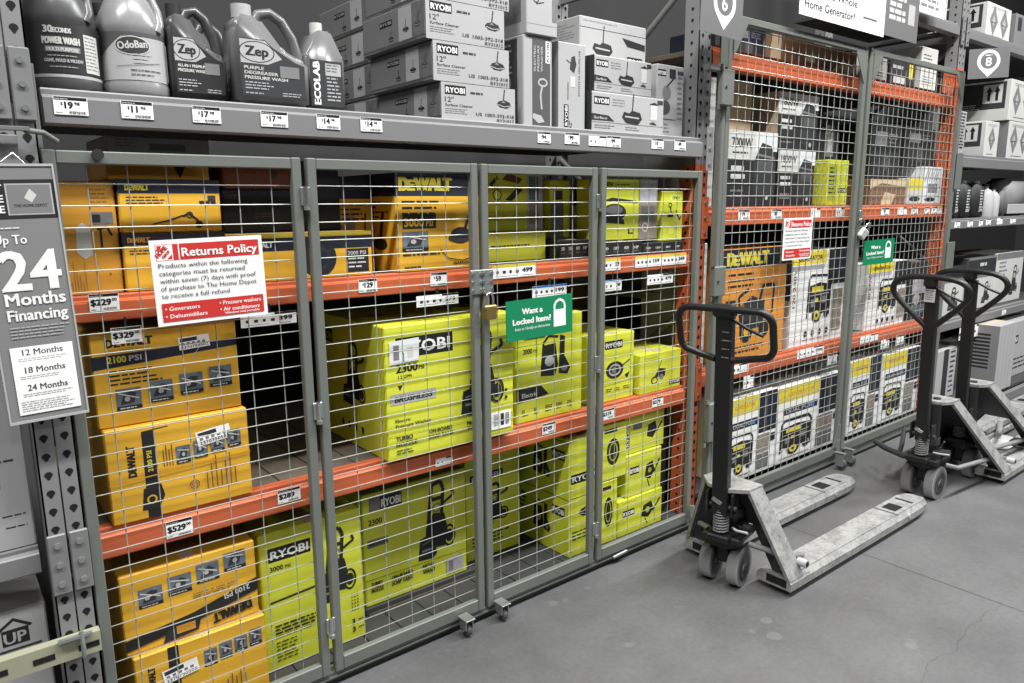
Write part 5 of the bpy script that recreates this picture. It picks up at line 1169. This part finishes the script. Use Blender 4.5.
def slab(mb, poly, d, mat, bev=.012):
    bm = bmesh.new(); n = len(poly)
    a = [bm.verts.new((x, -d/2, z)) for x, z in poly]; b = [bm.verts.new((x, d/2, z)) for x, z in poly]
    bm.faces.new(a); bm.faces.new(b[::-1])
    for i in range(n): bm.faces.new((a[(i+1) % n], a[i], b[i], b[(i+1) % n]))
    bmesh.ops.recalc_face_normals(bm, faces=bm.faces)
    bmesh.ops.bevel(bm, geom=bm.edges[:], offset=bev, segments=3, affect='EDGES', clamp_overlap=True)
    bm.verts.index_update(); mb.add([tuple(v.co) for v in bm.verts], [tuple(v.index for v in f.verts) for f in bm.faces], mat, True); bm.free()
def f_jug(label, x0, x1, y, ztop, mat, cap, lines, d=.115):
    W = x1-x0; H = ztop-Z_TOP
    t = empty('cleaner_jug', (x0, y, Z_TOP)); tag(t, label, 'jug', 'cleaner jugs on the top shelf')
    mb = MB(); slab(mb, [(0, 0), (W, 0), (W, H*.50), (W*.88, H*.52), (W*.66, H*.60), (W*.36, H*.90), (W*.08, H*.92), (W*.0, H*.78)], d, mat)
    mb.build('jug_body', t)
    mb = MB(); mb.tube([(W*.34, 0, H*.86), (W*.42, 0, H*.97), (W*.58, 0, H*1.0), (W*.74, 0, H*.93), (W*.88, 0, H*.76), (W*.95, 0, H*.58), (W*.94, 0, H*.48)], .015, mat, 10); mb.build('handle', t)
    mb = MB(); mb.cyl((W*.20, 0, H*.90), (W*.20, 0, H*1.04), W*.13, cap, 20); mb.build('cap', t)
    mb = MB(); c = CV(mb, (0, -d/2-.0005, 0), (1, 0, 0), (0, 0, 1), W, H)
    c.poly([(W*.06, H*.09), (W*.93, H*.09), (W*.93, H*.44), (W*.80, H*.47), (W*.50, H*.60), (W*.40, H*.67), (W*.06, H*.67)], 'label_dark' if lines[0] else 'charcoal')
    c.poly([(W*.06, H*.66), (W*.40, H*.66), (W*.62, H*.49), (W*.42, H*.42), (W*.06, H*.42)], 'light_grey')
    c.circ(W*.28, H*.54, W*.24, 'soft_black', ry=H*.11); c.circ(W*.28, H*.54, W*.225, 'light_grey', ry=H*.10); c.text('Zep', W*.28, H*.50, H*.10, 'soft_black', .05, align='c', w=W*.30)
    for i, s in enumerate(lines[1:]): c.k -= .6; c.text(s, W*.10, H*(.36-.05*i), H*.033, 'off_white', .04, w=W*(.26, .45, .58)[i] if len(lines) > 3 else W*.5)
    c.greek(W*.10, H*.22, W*.5, 3, H*.03, 'light_grey', seed=4); c.greek(W*.10, H*.11, W*.4, 1, H*.03, 'light_grey', seed=4); c.greek(W*.6, H*.13, W*.88, 2, H*.025, 'light_grey', seed=6); c.rect(W*.58, H*.30, W*.85, H*.42, 'mid_grey')
    mb.build('label_front', t)
f_jug('grey jug with oval logo and slanted shoulder, third from left, darker', .612, .765, 2.34, 2.205, 'jug_dark', 'soft_black', (1, 'ALL-IN-1 PREMIUM', 'PRESSURE WASH'))
f_jug('pale grey jug with oval logo and arched handle, fourth from left', .778, 1.000, 2.30, 2.222, 'jug_grey', 'light_grey', (0, 'PURPLE', 'DEGREASER', 'PRESSURE WASH'))
f_jug('dark jug standing half hidden behind the two oval logo jugs', .70, .86, 2.52, 2.21, 'jug_dark', 'soft_black', (1, 'ALL-IN-1 PREMIUM', 'PRESSURE WASH'))
t = empty('cleaner_jug', (1.076, 2.34, Z_TOP)); tag(t, 'slim grey jug with sideways white lettering, fifth from left', 'jug', 'cleaner jugs on the top shelf')
mb = MB(); slab(mb, [(-.064, 0), (.064, 0), (.064, .165), (.058, .175), (.022, .245), (-.022, .245), (-.058, .175), (-.064, .165)], .11, 'jug_grey', .014); mb.build('jug_body', t)
mb = MB(); mb.cyl((-.003, 0, .24), (-.003, 0, .275), .020, 'off_white', 20); mb.build('cap', t)
mb = MB(); mb.tube([(.028, 0, .235), (.048, 0, .215), (.066, 0, .175), (.060, 0, .155)], .010, 'jug_grey', 10); mb.build('handle', t)
mb = MB(); c = CV(mb, (-.055, -.0555, .015), (1, 0, 0), (0, 0, 1), .11, .14)
c.rect(0, 0, .11, .14, 'charcoal'); c.text('ECOLAB', .032, .006, .022, 'white', .06, rot=math.pi/2, w=.128); c.rect(.052, .095, .105, .132, 'light_grey'); c.greek(.055, .125, .1, 3, .009, 'dark_grey'); c.greek(.055, .085, .103, 7, .011, 'light_grey', seed=4); mb.build('label_front', t)
for x, lab in ((.28, 'dark jug behind the post at far left of top shelf'), (.47, 'dark jug behind the first two round jugs')):
    t = empty('cleaner_jug', (x+.03, 2.56, Z_TOP)); tag(t, lab, 'jug', 'cleaner jugs on the top shelf')
    mb = MB(); mb.lathe([(.075, 0), (.082, .01), (.082, .15), (.06, .20), (.025, .24), (.022, .26)], (0, 0, 0), (0, 0, 1), 'jug_dark', 28); mb.build('jug_body', t)
    mb = MB(); mb.cyl((0, 0, .26), (0, 0, .29), .025, 'soft_black', 16); mb.build('cap', t)
    mb = MB(); mb.tube([(.02, 0, .24), (.06, 0, .23), (.078, 0, .17)], .010, 'jug_dark', 8); mb.build('handle', t)

# ================================================================== RIGHT-HAND BAY GOODS
WB = 'white cartons with diamonds in the right-hand bay'
carton('white arrow carton on the highest shelf at the top right corner', 6.40, 6.87, Z3[0], 3.10, 2.33, .42, 'off_white', diamond_box(2), arrows_side, group=WB)
carton('white carton partly behind the far post on the highest shelf', 5.46, 5.70, Z3[0], 3.02, 2.33, .4, 'off_white', lambda c: [c.rect(c.W*(.1+.3*i), c.H*(.1+.3*j), c.W*(.3+.3*i), c.H*(.3+.3*j), 'mid_grey') for i in range(3) for j in range(3)])
carton('grey carton right of the arrow carton on the highest shelf', 6.98, 7.40, Z3[0], 3.10, 2.33, .4, 'box_grey_dark', lambda c: c.rect(c.W*.1, c.H*.5, c.W*.3, c.H*.9, 'charcoal'))
carton('white diamond carton on second shelf, left, with arrow mark on its side', 6.63, 6.90, Z3[1], 2.262, 2.34, .40, 'off_white', diamond_box(1), arrows_side, group=WB)
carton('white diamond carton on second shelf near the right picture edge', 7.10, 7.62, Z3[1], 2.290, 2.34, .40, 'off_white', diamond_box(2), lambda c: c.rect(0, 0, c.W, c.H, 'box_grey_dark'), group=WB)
carton('white diamond carton stacked highest on second shelf', 7.063, 7.60, 2.292, 2.615, 2.34, .42, 'off_white', diamond_box(2), arrows_side, group=WB)
carton('dark-sided carton under the bay marker on second shelf', 6.25, 6.62, 2.264, 2.52, 2.55, .4, 'box_grey_dark', lambda c: c.rect(c.W*.1, c.H*.2, c.W*.9, c.H*.85, 'dark_grey'))
carton('grey carton beneath the dark-sided carton on second shelf', 6.25, 6.60, Z3[1], 2.262, 2.55, .4, 'box_grey_dark', lambda c: c.greek(c.W*.1, c.H*.8, c.W*.8, 6, c.H*.09, 'dark_grey', seed=2))
carton('small striped pack at left end of second shelf by the post', 6.10, 6.24, Z3[1], 2.30, 2.34, .18, 'box_grey', lambda c: c.greek(c.W*.1, c.H*.92, c.W*.9, 12, c.H*.07, 'charcoal', th=c.H*.04, seed=2))
BG = 'dark oil bottles on the third shelf'
def bottle(label, x, w, mat, z1):
    t = empty('oil_bottle', (x, 2.38, Z3[2])); tag(t, label, 'bottle', BG); h = z1-Z3[2]
    mb = MB(); slab(mb, [(-w/2, 0), (w/2, 0), (w/2, h*.80), (w*.30, h*.88), (-w*.40, h*.95), (-w/2, h*.90)], .10, mat, .012); mb.build('bottle_body', t)
    mb = MB(); mb.cyl((w*.12, 0, h*.86), (w*.12, 0, h), w*.16, 'off_white', 14); mb.build('cap', t)
    mb = MB(); c = CV(mb, (-w*.42, -.0505, h*.06), (1, 0, 0), (0, 0, 1), w*.84, h*.70); c.greek(w*.45, h*.66, w*.8, 7, h*.075, 'off_white', th=h*.035, seed=2); c.text('20W', w*.42, h*.10, h*.09, 'off_white', .04, w=w*.38); mb.build('label_front', t)
bottle('dark oil bottle on third shelf, nearest the far post', 6.16, .15, 'label_dark', 1.80); bottle('dark oil bottle on third shelf, middle of three', 6.36, .19, 'charcoal', 1.80); bottle('dark oil bottle on third shelf, right of three', 6.62, .19, 'charcoal', 1.80)
for x, w, z1, lab in ((6.86, .14, 1.76, 'grey canister beside the oil bottles'), (7.02, .12, 1.74, 'grey canister second right of the oil bottles')):
    t = empty('canister', (x, 2.38, Z3[2])); tag(t, lab, 'canister', 'canisters on the third shelf')
    mb = MB(); mb.lathe([(w*.46, 0), (w*.48, .01), (w*.48, z1-Z3[2]-.06), (w*.30, z1-Z3[2]-.03), (w*.16, z1-Z3[2]-.02), (w*.16, z1-Z3[2])], (0, 0, 0), (0, 0, 1), 'light_grey', 24); mb.build('canister_body', t)
    mb = MB(); mb.cyl((0, 0, z1-Z3[2]), (0, 0, z1-Z3[2]+.02), w*.2, 'charcoal', 14); mb.build('cap', t)
t = empty('storage_bin', (7.42, 2.42, Z3[2])); tag(t, 'rounded translucent grey bin at right picture edge on third shelf', 'bin')
mb = MB(); slab(mb, [(-.24, 0), (.24, 0), (.25, .28), (.18, .32), (-.16, .32), (-.25, .22)], .2, 'mid_grey', .03); mb.build('bin_body', t)
mb = MB(); mb.box(-.22, .22, -.108, -.10, .02, .10, 'light_grey', .003); mb.build('bin_label', t)
WG = 'white washer cartons on the lowest rack shelf'
carton('white washer carton behind the second jack handle, left', 5.98, 6.62, Z3[3], 1.045, 2.38, .42, 'off_white', grey_washer, group=WG)
carton('white washer carton behind the second jack handle, right', 6.70, 7.285, Z3[3], 1.045, 2.38, .42, 'off_white', grey_washer, group=WG)
carton('white washer carton at right picture edge on lowest rack shelf', 7.30, 7.95, Z3[3], 1.19, 2.38, .42, 'off_white', grey_washer, group=WG)
carton('long dark flat carton lying on the white washer cartons', 6.66, 7.25, 1.047, 1.182, 2.37, .4, 'dark_grey', lambda c: (c.rect(0, 0, c.W, c.H*.85, 'charcoal'), c.greek(c.W*.4, c.H*.45, c.W*.65, 1, c.H*.3, 'off_white', th=c.H*.2), c.rect(0, c.H*.88, c.W, c.H, 'mid_grey')))
carton('dark flat carton left of the long dark one, behind jack handle top', 6.00, 6.62, 1.047, 1.13, 2.37, .4, 'soft_black', None)
FG = 'grey cartons on the floor of the right-hand bay'
for lab, a, b, z0, z1, y0, d, fr_ in (('tall wrapped grey carton with dark panel on the floor board, right bay', 6.70, 7.08, .10, .65, 2.11, .24, lambda c: (c.rect(0, 0, c.W, c.H, 'light_grey'), [c.rect(c.W*(.15+.2*i), 0, c.W*(.16+.2*i), c.H, 'mid_grey') for i in range(4)])),
        ('white spiral-striped carton low between the two jack poles', 6.02, 6.40, .10, .50, 2.30, .4, lambda c: (c.rect(c.W*.35, 0, c.W*.6, c.H, 'charcoal'), c.greek(c.W*.7, c.H*.9, c.W*.95, 9, c.H*.1, 'charcoal', seed=5))),
        ('dark carton between striped carton and tall wrapped carton', 6.45, 7.05, .10, .52, 2.37, .4, lambda c: (c.rect(0, 0, c.W, c.H, 'dark_grey'), c.greek(c.W*.5, c.H*.8, c.W*.9, 6, c.H*.1, 'charcoal', seed=5))),
        ('grey carton with boxed logo at right picture edge near floor', 7.12, 8.0, .10, .60, 2.22, .5, lambda c: (logo_box(c, 'RYOBI', c.W*.05, c.H*.6, c.W*.4, c.H*.15, bg='soft_black'), c.greek(c.W*.1, c.H*.3, c.W*.8, 3, c.H*.08, 'charcoal')))):
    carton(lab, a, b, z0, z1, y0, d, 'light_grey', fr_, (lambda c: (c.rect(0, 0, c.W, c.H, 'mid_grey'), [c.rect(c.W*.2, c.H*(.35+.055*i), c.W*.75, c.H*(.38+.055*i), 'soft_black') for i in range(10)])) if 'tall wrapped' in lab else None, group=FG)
deck('bottom board of right-hand bay', 5.93, 8.6, .098, 'deck_grey', y0=2.12)
mb = MB(); mb.box(0, 2.65, 0, .04, 0, .07, 'beam_grey', .003); tag(mb.build('floor_rail', None, (5.95, 2.075, 0)), 'grey rail at floor along right-hand bay', 'rail')

# left edge bay goods
carton('pale grey carton with printed symbols behind the financing sign', -.30, .150, .765, 1.40, 2.24, .4, 'box_grey', lambda c: (c.text('3', c.W*.80, c.H*.13, c.H*.034, 'soft_black', .04), c.text('3', c.W*.80, c.H*.075, c.H*.034, 'soft_black', .04), c.greek(c.W*.85, c.H*.145, c.W*.97, 1, c.H*.016, 'charcoal'), c.greek(c.W*.86, c.H*.095, c.W*.97, 1, c.H*.016, 'charcoal'),
    c.rect(c.W*.78, c.H*.27, c.W*.86, c.H*.34, 'soft_black'), c.ring(c.W*.80, c.H*.52, c.W*.035, c.W*.01, 'soft_black'), c.ring(c.W*.80, c.H*.42, c.W*.03, c.W*.008, 'charcoal'), c.greek(c.W*.72, c.H*.38, c.W*.95, 1, c.H*.02, 'charcoal')), tape='light_grey')
def up_mark(c):
    W, H = c.W, c.H; a, b = W-.118, H-.112
    c.poly([(a, b+.060), (a+.042, b+.090), (a+.084, b+.060), (a+.078, b+.054), (a+.042, b+.080), (a+.006, b+.054)], 'soft_black'); c.rect(a+.012, b+.012, a+.074, b+.058, 'soft_black'); c.text('UP', a+.017, b+.018, .032, 'box_grey', .03, w=.050)
    c.rect(a-.02, b-.004, a+.10, b+.002, 'charcoal'); c.poly([(a-.06, b-.02), (a-.02, b+.01), (a-.01, b-.02), (a-.03, b-.045)], 'charcoal')
carton('pale grey carton with UP arrow mark, low at the left edge', -.30, .150, .102, .590, 2.26, .4, 'box_grey', up_mark, tape='light_grey')

# ================================================================== PALLET JACKS
def fork(mb, x0, x1, ya, yb, zb, zt):
    """one fork: pressed section along X with a rounded, lowered nose"""
    secs = []
    for x, sy, top in ((x0, 1, zt), (x1-.30, 1, zt), (x1-.14, .97, zt), (x1-.06, .82, zt-.006), (x1-.02, .62, zt-.014), (x1, .36, zt-.024)):
        c = (ya+yb)/2; w = (yb-ya)/2*sy
        bz = zb + (0 if x < x1-.1 else .008)
        secs.append([(x, c-w, bz), (x, c-w, top-.022), (x, c-w+.020, top), (x, c+w-.020, top), (x, c+w, top-.022), (x, c+w, bz)])
    vs = [p for s in secs for p in s]; fs = []; n = 6
    for i in range(len(secs)-1):
        for k in range(n): fs.append((i*n+k, i*n+(k+1) % n, (i+1)*n+(k+1) % n, (i+1)*n+k))
    fs.append(tuple(range(n))[::-1]); fs.append(tuple(range((len(secs)-1)*n, len(secs)*n)))
    mb.add(vs, fs, 'jack_paint')
def jack(label, x, y, style='D', lean=0., xbase=.07, y_half=.278, fw=.165, L=1.41, zr=0, x_top=.06, top_z=.47, dy_top=.115, pole_dx=-.12, zfork=.03, near_only=False):
    t = empty('pallet_jack', (x, y, 0)); tag(t, label, 'pallet jack', 'hand pallet jacks')
    ft = zfork+.055
    for s in (-1, 1):
        ya, yb = (-y_half, -y_half+fw) if s < 0 else (y_half-fw, y_half)
        mb = MB(); fork(mb, xbase, xbase+L, ya, yb, zfork, ft)
        c = CV(mb, (xbase, ya, ft), (1, 0, 0), (0, 1, 0), L, fw); c.k = 2
        c.rect(L-.36, fw*.28, L-.27, fw*.72, 'hole'); c.rect(L-.19, fw*.22, L-.17, fw*.78, 'hole'); c.rect(L-.40, fw*.10, L-.385, fw*.9, 'dark_grey')
        c.line([(0.1, .022), (L-.14, .022)], .003, 'dark_grey'); c.line([(0.1, fw-.022), (L-.14, fw-.022)], .003, 'dark_grey')
        mb.box(xbase-.002, xbase+.001, ya+.02, yb-.05, zfork+.012, ft-.01, 'hole')
        o = mb.build('fork', t)
        mb = MB(); cy = (ya+yb)/2
        for dx in (-.30, -.20): mb.cyl((xbase+L+dx, cy-.035, .0355), (xbase+L+dx, cy+.035, .0355), .035, 'rubber', 18)
        mb.build('load_roller', o)
        mb = MB(); mb.cyl((xbase+L-.30, ya-.004, zfork+.03), (xbase+L-.30, ya+.004, zfork+.03), .014, 'light_grey', 12); mb.build('pivot_bolt', o)
    # A-frame: sloped side flanges over a front plate, its shade put into the charcoal colour
    yo, yi = y_half, dy_top
    xa, xb = xbase, x_top
    for s in (-1, 1):
        mb = MB()
        th = .014; fl = .095
        p0 = Vector((xa, s*(yo-.004), ft-.012)); p1 = Vector((xb, s*yi, top_z)); w = Vector((fl, 0, 0)); inn = Vector((0, -s*th, -.006))
        q = [p0, p0+w*1.15, p1+w, p1]; r = [v+inn for v in q]
        mb.add(q+r, [(0, 1, 2, 3), (7, 6, 5, 4), (0, 4, 5, 1), (1, 5, 6, 2), (2, 6, 7, 3), (3, 7, 4, 0)], 'jack_paint')
        mb.add([p0+Vector((.0, -s*.02, 0)), p0+Vector((0, 0, -.045)), p0+Vector((.16, 0, -.045)), p0+Vector((.16, 0, .0))], [(0, 1, 2, 3)], 'jack_paint')
        mb.cyl((xa+.10, s*(yo-.03), ft+.045), (xa+.10, s*(yo+.012), ft+.045), .018, 'light_grey', 14); mb.cyl((xa+.10, s*(yo+.012), ft+.045), (xa+.10, s*(yo+.014), ft+.045), .011, 'hole', 12)
        mb.build('side_arm', t)
    mb = MB(); k = .02
    vs = [(xa+k, -yo+.02, ft), (xb+k, -yi+.01, top_z-.02), (xb+k, yi-.01, top_z-.02), (xa+k, yo-.02, ft), (xa+k, .05, .22), (xa+k, -.05, .22)]
    vs = [(xa+k, -yo+.03, ft), (xa+k, -yo+.10, ft), (xa+k, -.07, .26), (xa+k, .07, .26), (xa+k, yo-.10, ft), (xa+k, yo-.03, ft), (xb+k, yi-.01, top_z-.015), (xb+k, -yi+.01, top_z-.015)]
    mb.add(vs + [(a+.008, b, c_) for a, b, c_ in vs], [(0, 1, 2, 7), (2, 3, 6, 7), (3, 4, 5, 6), (15, 10, 9, 8), (15, 14, 11, 10), (14, 13, 12, 11)], 'charcoal'); mb.build('front_plate', t)
    mb = MB(); mb.prism([(xb-.06, -.05), (xb, -yi-.002), (xb+.10, -yi-.002), (xb+.10, yi+.002), (xb, yi+.002), (xb-.06, .05)], (0, 0, top_z-.012), (1, 0, 0), (0, 1, 0), (0, 0, 1), .016, 'jack_paint'); mb.cyl((xb+.0, 0, top_z), (xb+.0, 0, top_z+.012), .02, 'hub', 14); mb.build('top_plate', t)
    # steering wheels
    for s in (-1, 1):
        mb = MB(); r = .088 if zr else .094
        mb.lathe([(r*.60, -.026), (r*.96, -.026), (r*.96, -.026), (r, -.022), (r, -.022), (r, .022), (r, .022), (r*.96, .026), (r*.96, .026), (r*.60, .026)], (0, s*.062, r), (0, 1, 0), 'rubber', 36)
        o = mb.build('steer_wheel', t); mb = MB(); mb.lathe([(.014, -.034), (.020, -.034), (.022, -.0275), (.022, -.0275), (r*.60, -.0275), (r*.66, -.0275), (r*.66, .0275), (r*.60, .0275), (.022, .0275), (.022, .0275), (.020, .034), (.014, .034)], (0, s*.062, r), (0, 1, 0), 'hub', 28); mb.cyl((0, s*.062-.036, r), (0, s*.062+.036, r), .010, 'mid_grey', 12); mb.build('wheel_hub', o)
    mb = MB(); mb.cyl((0, -.1, .094), (0, .1, .094), .012, 'hub', 12); mb.box(-.035, .035, -.028, .028, .10, .20, 'jack_black', .004)
    mb.box(-.07, .13, -.085, .085, .20, .235, 'jack_black', .008); mb.cyl((0, 0, .18), (0, 0, .26), .075, 'jack_black', 24); mb.build('steering_base', t)
    mb = MB(); mb.cyl((.035, 0, .235), (.035, 0, top_z-.01), .046, 'jack_black', 24); mb.cyl((.035, 0, .30), (.035, 0, .34), .052, 'hub', 24); mb.box(.0, .07, -.07, .07, .235, .275, 'jack_black', .005); mb.cyl((.03, -.07, .26), (.03, -.11, .27), .018, 'hub', 12); mb.build('pump_cylinder', t)
    mb = MB(); cx = -.065
    mb.cyl((cx, 0, .24), (cx, 0, .40), .020, 'hub', 16)
    pts = [(cx+.031*math.cos(a*.55), .031*math.sin(a*.55), .255+a*.0011) for a in range(0, 100)]
    mb.tube(pts, .0045, 'mid_grey', 6); mb.cyl((cx, 0, .365), (cx, 0, .385), .038, 'jack_black', 20); mb.cyl((cx-.02, -.01, .39), (cx-.02, .03, .41), .018, 'chrome', 14); mb.box(cx-.045, cx+.04, -.05, .05, .215, .25, 'jack_black', .006); mb.build('spring', t)
    mb = MB(); mb.box(-.10, -.045, -.058, -.050, .34, .44, 'jack_black', .004); mb.box(-.10, -.045, .050, .058, .34, .44, 'jack_black', .004); mb.cyl((-.07, -.068, .37), (-.07, .068, .37), .012, 'hub', 12); mb.build('yoke', t)
    # release links
    for s in (-1, 1):
        mb = MB(); mb.tube([(.02, s*.10, .20), (.05, s*(y_half-.10), .19), (xbase+.05, s*(y_half-.07), .15), (xbase+.22, s*(y_half-.08), .10)], .013, 'mid_grey', 8); mb.build('linkage', t)
    mb = MB(); mb.tube([(-.03, -.05, .27), (-.06, -.09, .28), (-.055, -.14, .285)], .006, 'light_grey', 6)
    mb.build('release_rod', t)
    # pole and handle
    p0 = Vector((-.075, 0, .34)); p1 = Vector((pole_dx, 0, 1.22 if style == 'D' else 1.20))
    mb = MB(); d = (p1-p0)
    def Q(z, dx=0): return p0.x+(p1.x-p0.x)*(z-p0.z)/(p1.z-p0.z)+dx
    hw = .034 if style == 'D' else .030
    vs = []
    for z in (p0.z, p1.z):
        for dx, dy in ((-.022, -hw), (.022, -hw), (.022, hw), (-.022, hw)): vs.append((Q(z, dx), dy, z))
    mb.add(vs, [(3, 2, 1, 0), (4, 5, 6, 7), (0, 1, 5, 4), (1, 2, 6, 5), (2, 3, 7, 6), (3, 0, 4, 7)], 'jack_black'); 
    if style == 'D':
        c = CV(mb, (Q(1.05)-.026, hw, 1.0), (0, -1, 0), (0, 0, 1), 2*hw, .2)
        for i in range(5): c.k -= .5; c.greek(.03, .17-.035*i, .07, 1, .012, 'mid_grey', seed=i)
    mb.build('pole', t, bevel=.004)
    mb = MB(); hx = Q(1.15)
    if style == 'D':
        pts = []
        R = .055
        def arc(cy, cz, a0, a1):
            for i in range(7):
                a = math.radians(a0+(a1-a0)*i/6); pts.append((hx-.01+(cz+R*math.sin(a)-1.15)*(-.25), cy+R*math.cos(a), cz+R*math.sin(a)))
        pts.append((hx-.005, .035, 1.02))
        arc(.198-R, 1.09, -60, 0); arc(.198-R, 1.175, 0, 90); arc(-.198+R, 1.175, 90, 180); arc(-.198+R, 1.09, 180, 240)
        pts.append((hx-.005, -.035, 1.02)); mb.tube(pts, .0145, 'jack_black', 12)
        mb.box(hx-.04, hx+.015, -.045, .045, 1.195, 1.248, 'jack_black', .01)
    else:
        pts = [(hx, .02, .985), (hx-.01, .09, 1.05), (hx-.02, .16, 1.12), (hx-.03, .190, 1.165), (hx-.035, .185, 1.205), (hx-.04, .15, 1.235), (hx-.045, .09, 1.25), (hx-.045, 0, 1.255), (hx-.045, -.09, 1.25), (hx-.04, -.15, 1.235), (hx-.035, -.185, 1.205), (hx-.03, -.190, 1.165), (hx-.02, -.16, 1.12), (hx-.01, -.09, 1.05), (hx, -.02, .985)]
        sm = []
        P_ = [Vector(p) for p in pts]
        for i in range(len(P_)-1):
            a = P_[max(i-1, 0)]; b = P_[i]; c_ = P_[i+1]; d_ = P_[min(i+2, len(P_)-1)]
            for k in range(4):
                u = k/4; sm.append(.5*((2*b)+(-a+c_)*u+(2*a-5*b+4*c_-d_)*u*u+(-a+3*b-3*c_+d_)*u**3))
        sm.append(P_[-1]); mb.tube(sm, .0155, 'jack_black', 12)
        mb.box(hx-.055, hx-.01, -.032, .032, 1.20, 1.262, 'jack_black', .01)
    mb.build('handle_loop', t)
    mb = MB(); mb.tube([(hx-.01, -.03, 1.19), (hx+.0, -.09, 1.155), (hx+.005, -.155, 1.13)], .007, 'jack_black', 8); mb.build('release_lever', t)
    if style != 'D' and lean:
        mb = MB(); mb.box(hx-.034, hx-.032, -.027, .027, 1.12, 1.19, 'light_grey'); c = CV(mb, (hx-.034, .027, 1.12), (0, -1, 0), (0, 0, 1), .054, .07); c.greek(.006, .058, .048, 5, .011, 'charcoal'); mb.build('pole_sticker', t)
    if style != 'D' and lean:
        mb = MB(); mb.tube([(0, .07, .205), (.0, .12, .20), (.06, .25, .20), (.15, .35, .195)], .017, 'charcoal', 8); mb.build('bumper_bar', t)
        mb = MB(); mb.tube([(.04, .16, .20), (.16, .20, .21), (.32, .26, .26)], .013, 'charcoal', 8); mb.build('brace_rod', t)
    if zr:
        for ch in t.children:
            if ch.name.split('.')[0] in ('steer_wheel', 'steering_base', 'spring', 'yoke', 'pole', 'handle_loop', 'release_lever'): ch.rotation_euler = (0, 0, zr)
    return t
jack('near pallet jack with rectangular black handle and worn white forks', 2.62, 1.785, 'D', pole_dx=-.115, top_z=.455, x_top=-.02, zr=.22)
jack('middle pallet jack with heart-shaped handle, in front of far one', 4.30, 1.650, 'heart', lean=1, xbase=.50, x_top=.08, top_z=.545, dy_top=.08, y_half=.25, fw=.16, pole_dx=-.12)
jack('far pallet jack at right, its pole behind the middle handle', 4.82, 1.650, 'heart', lean=0, xbase=.52, x_top=.08, top_z=.56, dy_top=.08, y_half=.25, fw=.16, pole_dx=-.12, zfork=.092)
# a folded metal foot on the floor at the right edge
t = empty('floor_stand', (5.65, 1.72, 0)); tag(t, 'grey round-based metal stand on the floor at the right edge', 'stand')
mb = MB(); mb.lathe([(.16, 0), (.17, .01), (.15, .025), (.03, .035)], (0, 0, 0), (0, 0, 1), 'light_grey', 28); mb.build('base_disc', t)
mb = MB(); mb.tube([(0, 0, .03), (.02, 0, .16)], .018, 'light_grey', 10); mb.tube([(-.14, -.05, .10), (.02, 0, .08), (.16, .10, .11)], .014, 'galv', 8); mb.build('foot_bars', t)

# ================================================================== LIGHT
w = bpy.data.worlds.new('store'); SC.world = w; w.use_nodes = True
bg = w.node_tree.nodes['Background']; bg.inputs[0].default_value = (.93, .96, 1, 1); bg.inputs[1].default_value = .065
def area(name, loc, size, sy, power, rot=(0, 0, 0), col=(1, 1, 1)):
    l = bpy.data.lights.new(name, 'AREA'); l.shape = 'RECTANGLE'; l.size = size; l.size_y = sy; l.energy = power; l.color = col
    o = bpy.data.objects.new(name, l); COL.objects.link(o); o.location = loc; o.rotation_euler = rot
    return o
for x, y, p_ in ((-1.5, .55, 560), (1.5, .55, 600), (4.5, .1, 640), (7.5, .0, 600)): area('aisle_lamp', (x, y, 5.6), 2.2, .25, p_)
for x, p_ in ((0, 230), (3, 250), (6, 420), (9, 420)): area('far_aisle_lamp', (x, -2.6, 4.6), .35, 2.4, p_, (math.radians(-25), 0, 0))

# ================================================================== CAMERA
cam = bpy.data.cameras.new('camera'); co = bpy.data.objects.new('camera', cam); COL.objects.link(co); SC.camera = co
Xc = Vector((938, -145.5, 736)).normalized(); D = Vector((36, 3949, 736)).normalized(); D = (D-Xc*D.dot(Xc)).normalized(); U = -D; Yc = U.cross(Xc)
# rows = world axes seen from the camera (x right, y down, z forward)
if Yc.z < 0: Yc = -Yc
R = Matrix((Xc, Yc, U))
right = Vector((R[0][0], R[1][0], R[2][0])); down = Vector((R[0][1], R[1][1], R[2][1])); fwd = Vector((R[0][2], R[1][2], R[2][2]))
m = Matrix((right, -down, -fwd)).transposed().to_4x4(); m.translation = Vector((0, 0, 1.65)); co.matrix_world = m
cam.sensor_width = 36; cam.lens = 736/1024*36; cam.clip_start = .02
SC.view_settings.view_transform = 'Standard'; SC.view_settings.look = 'None'; SC.view_settings.gamma = 1; SC.view_settings.use_curve_mapping = False
SC.view_settings.exposure = -1.0
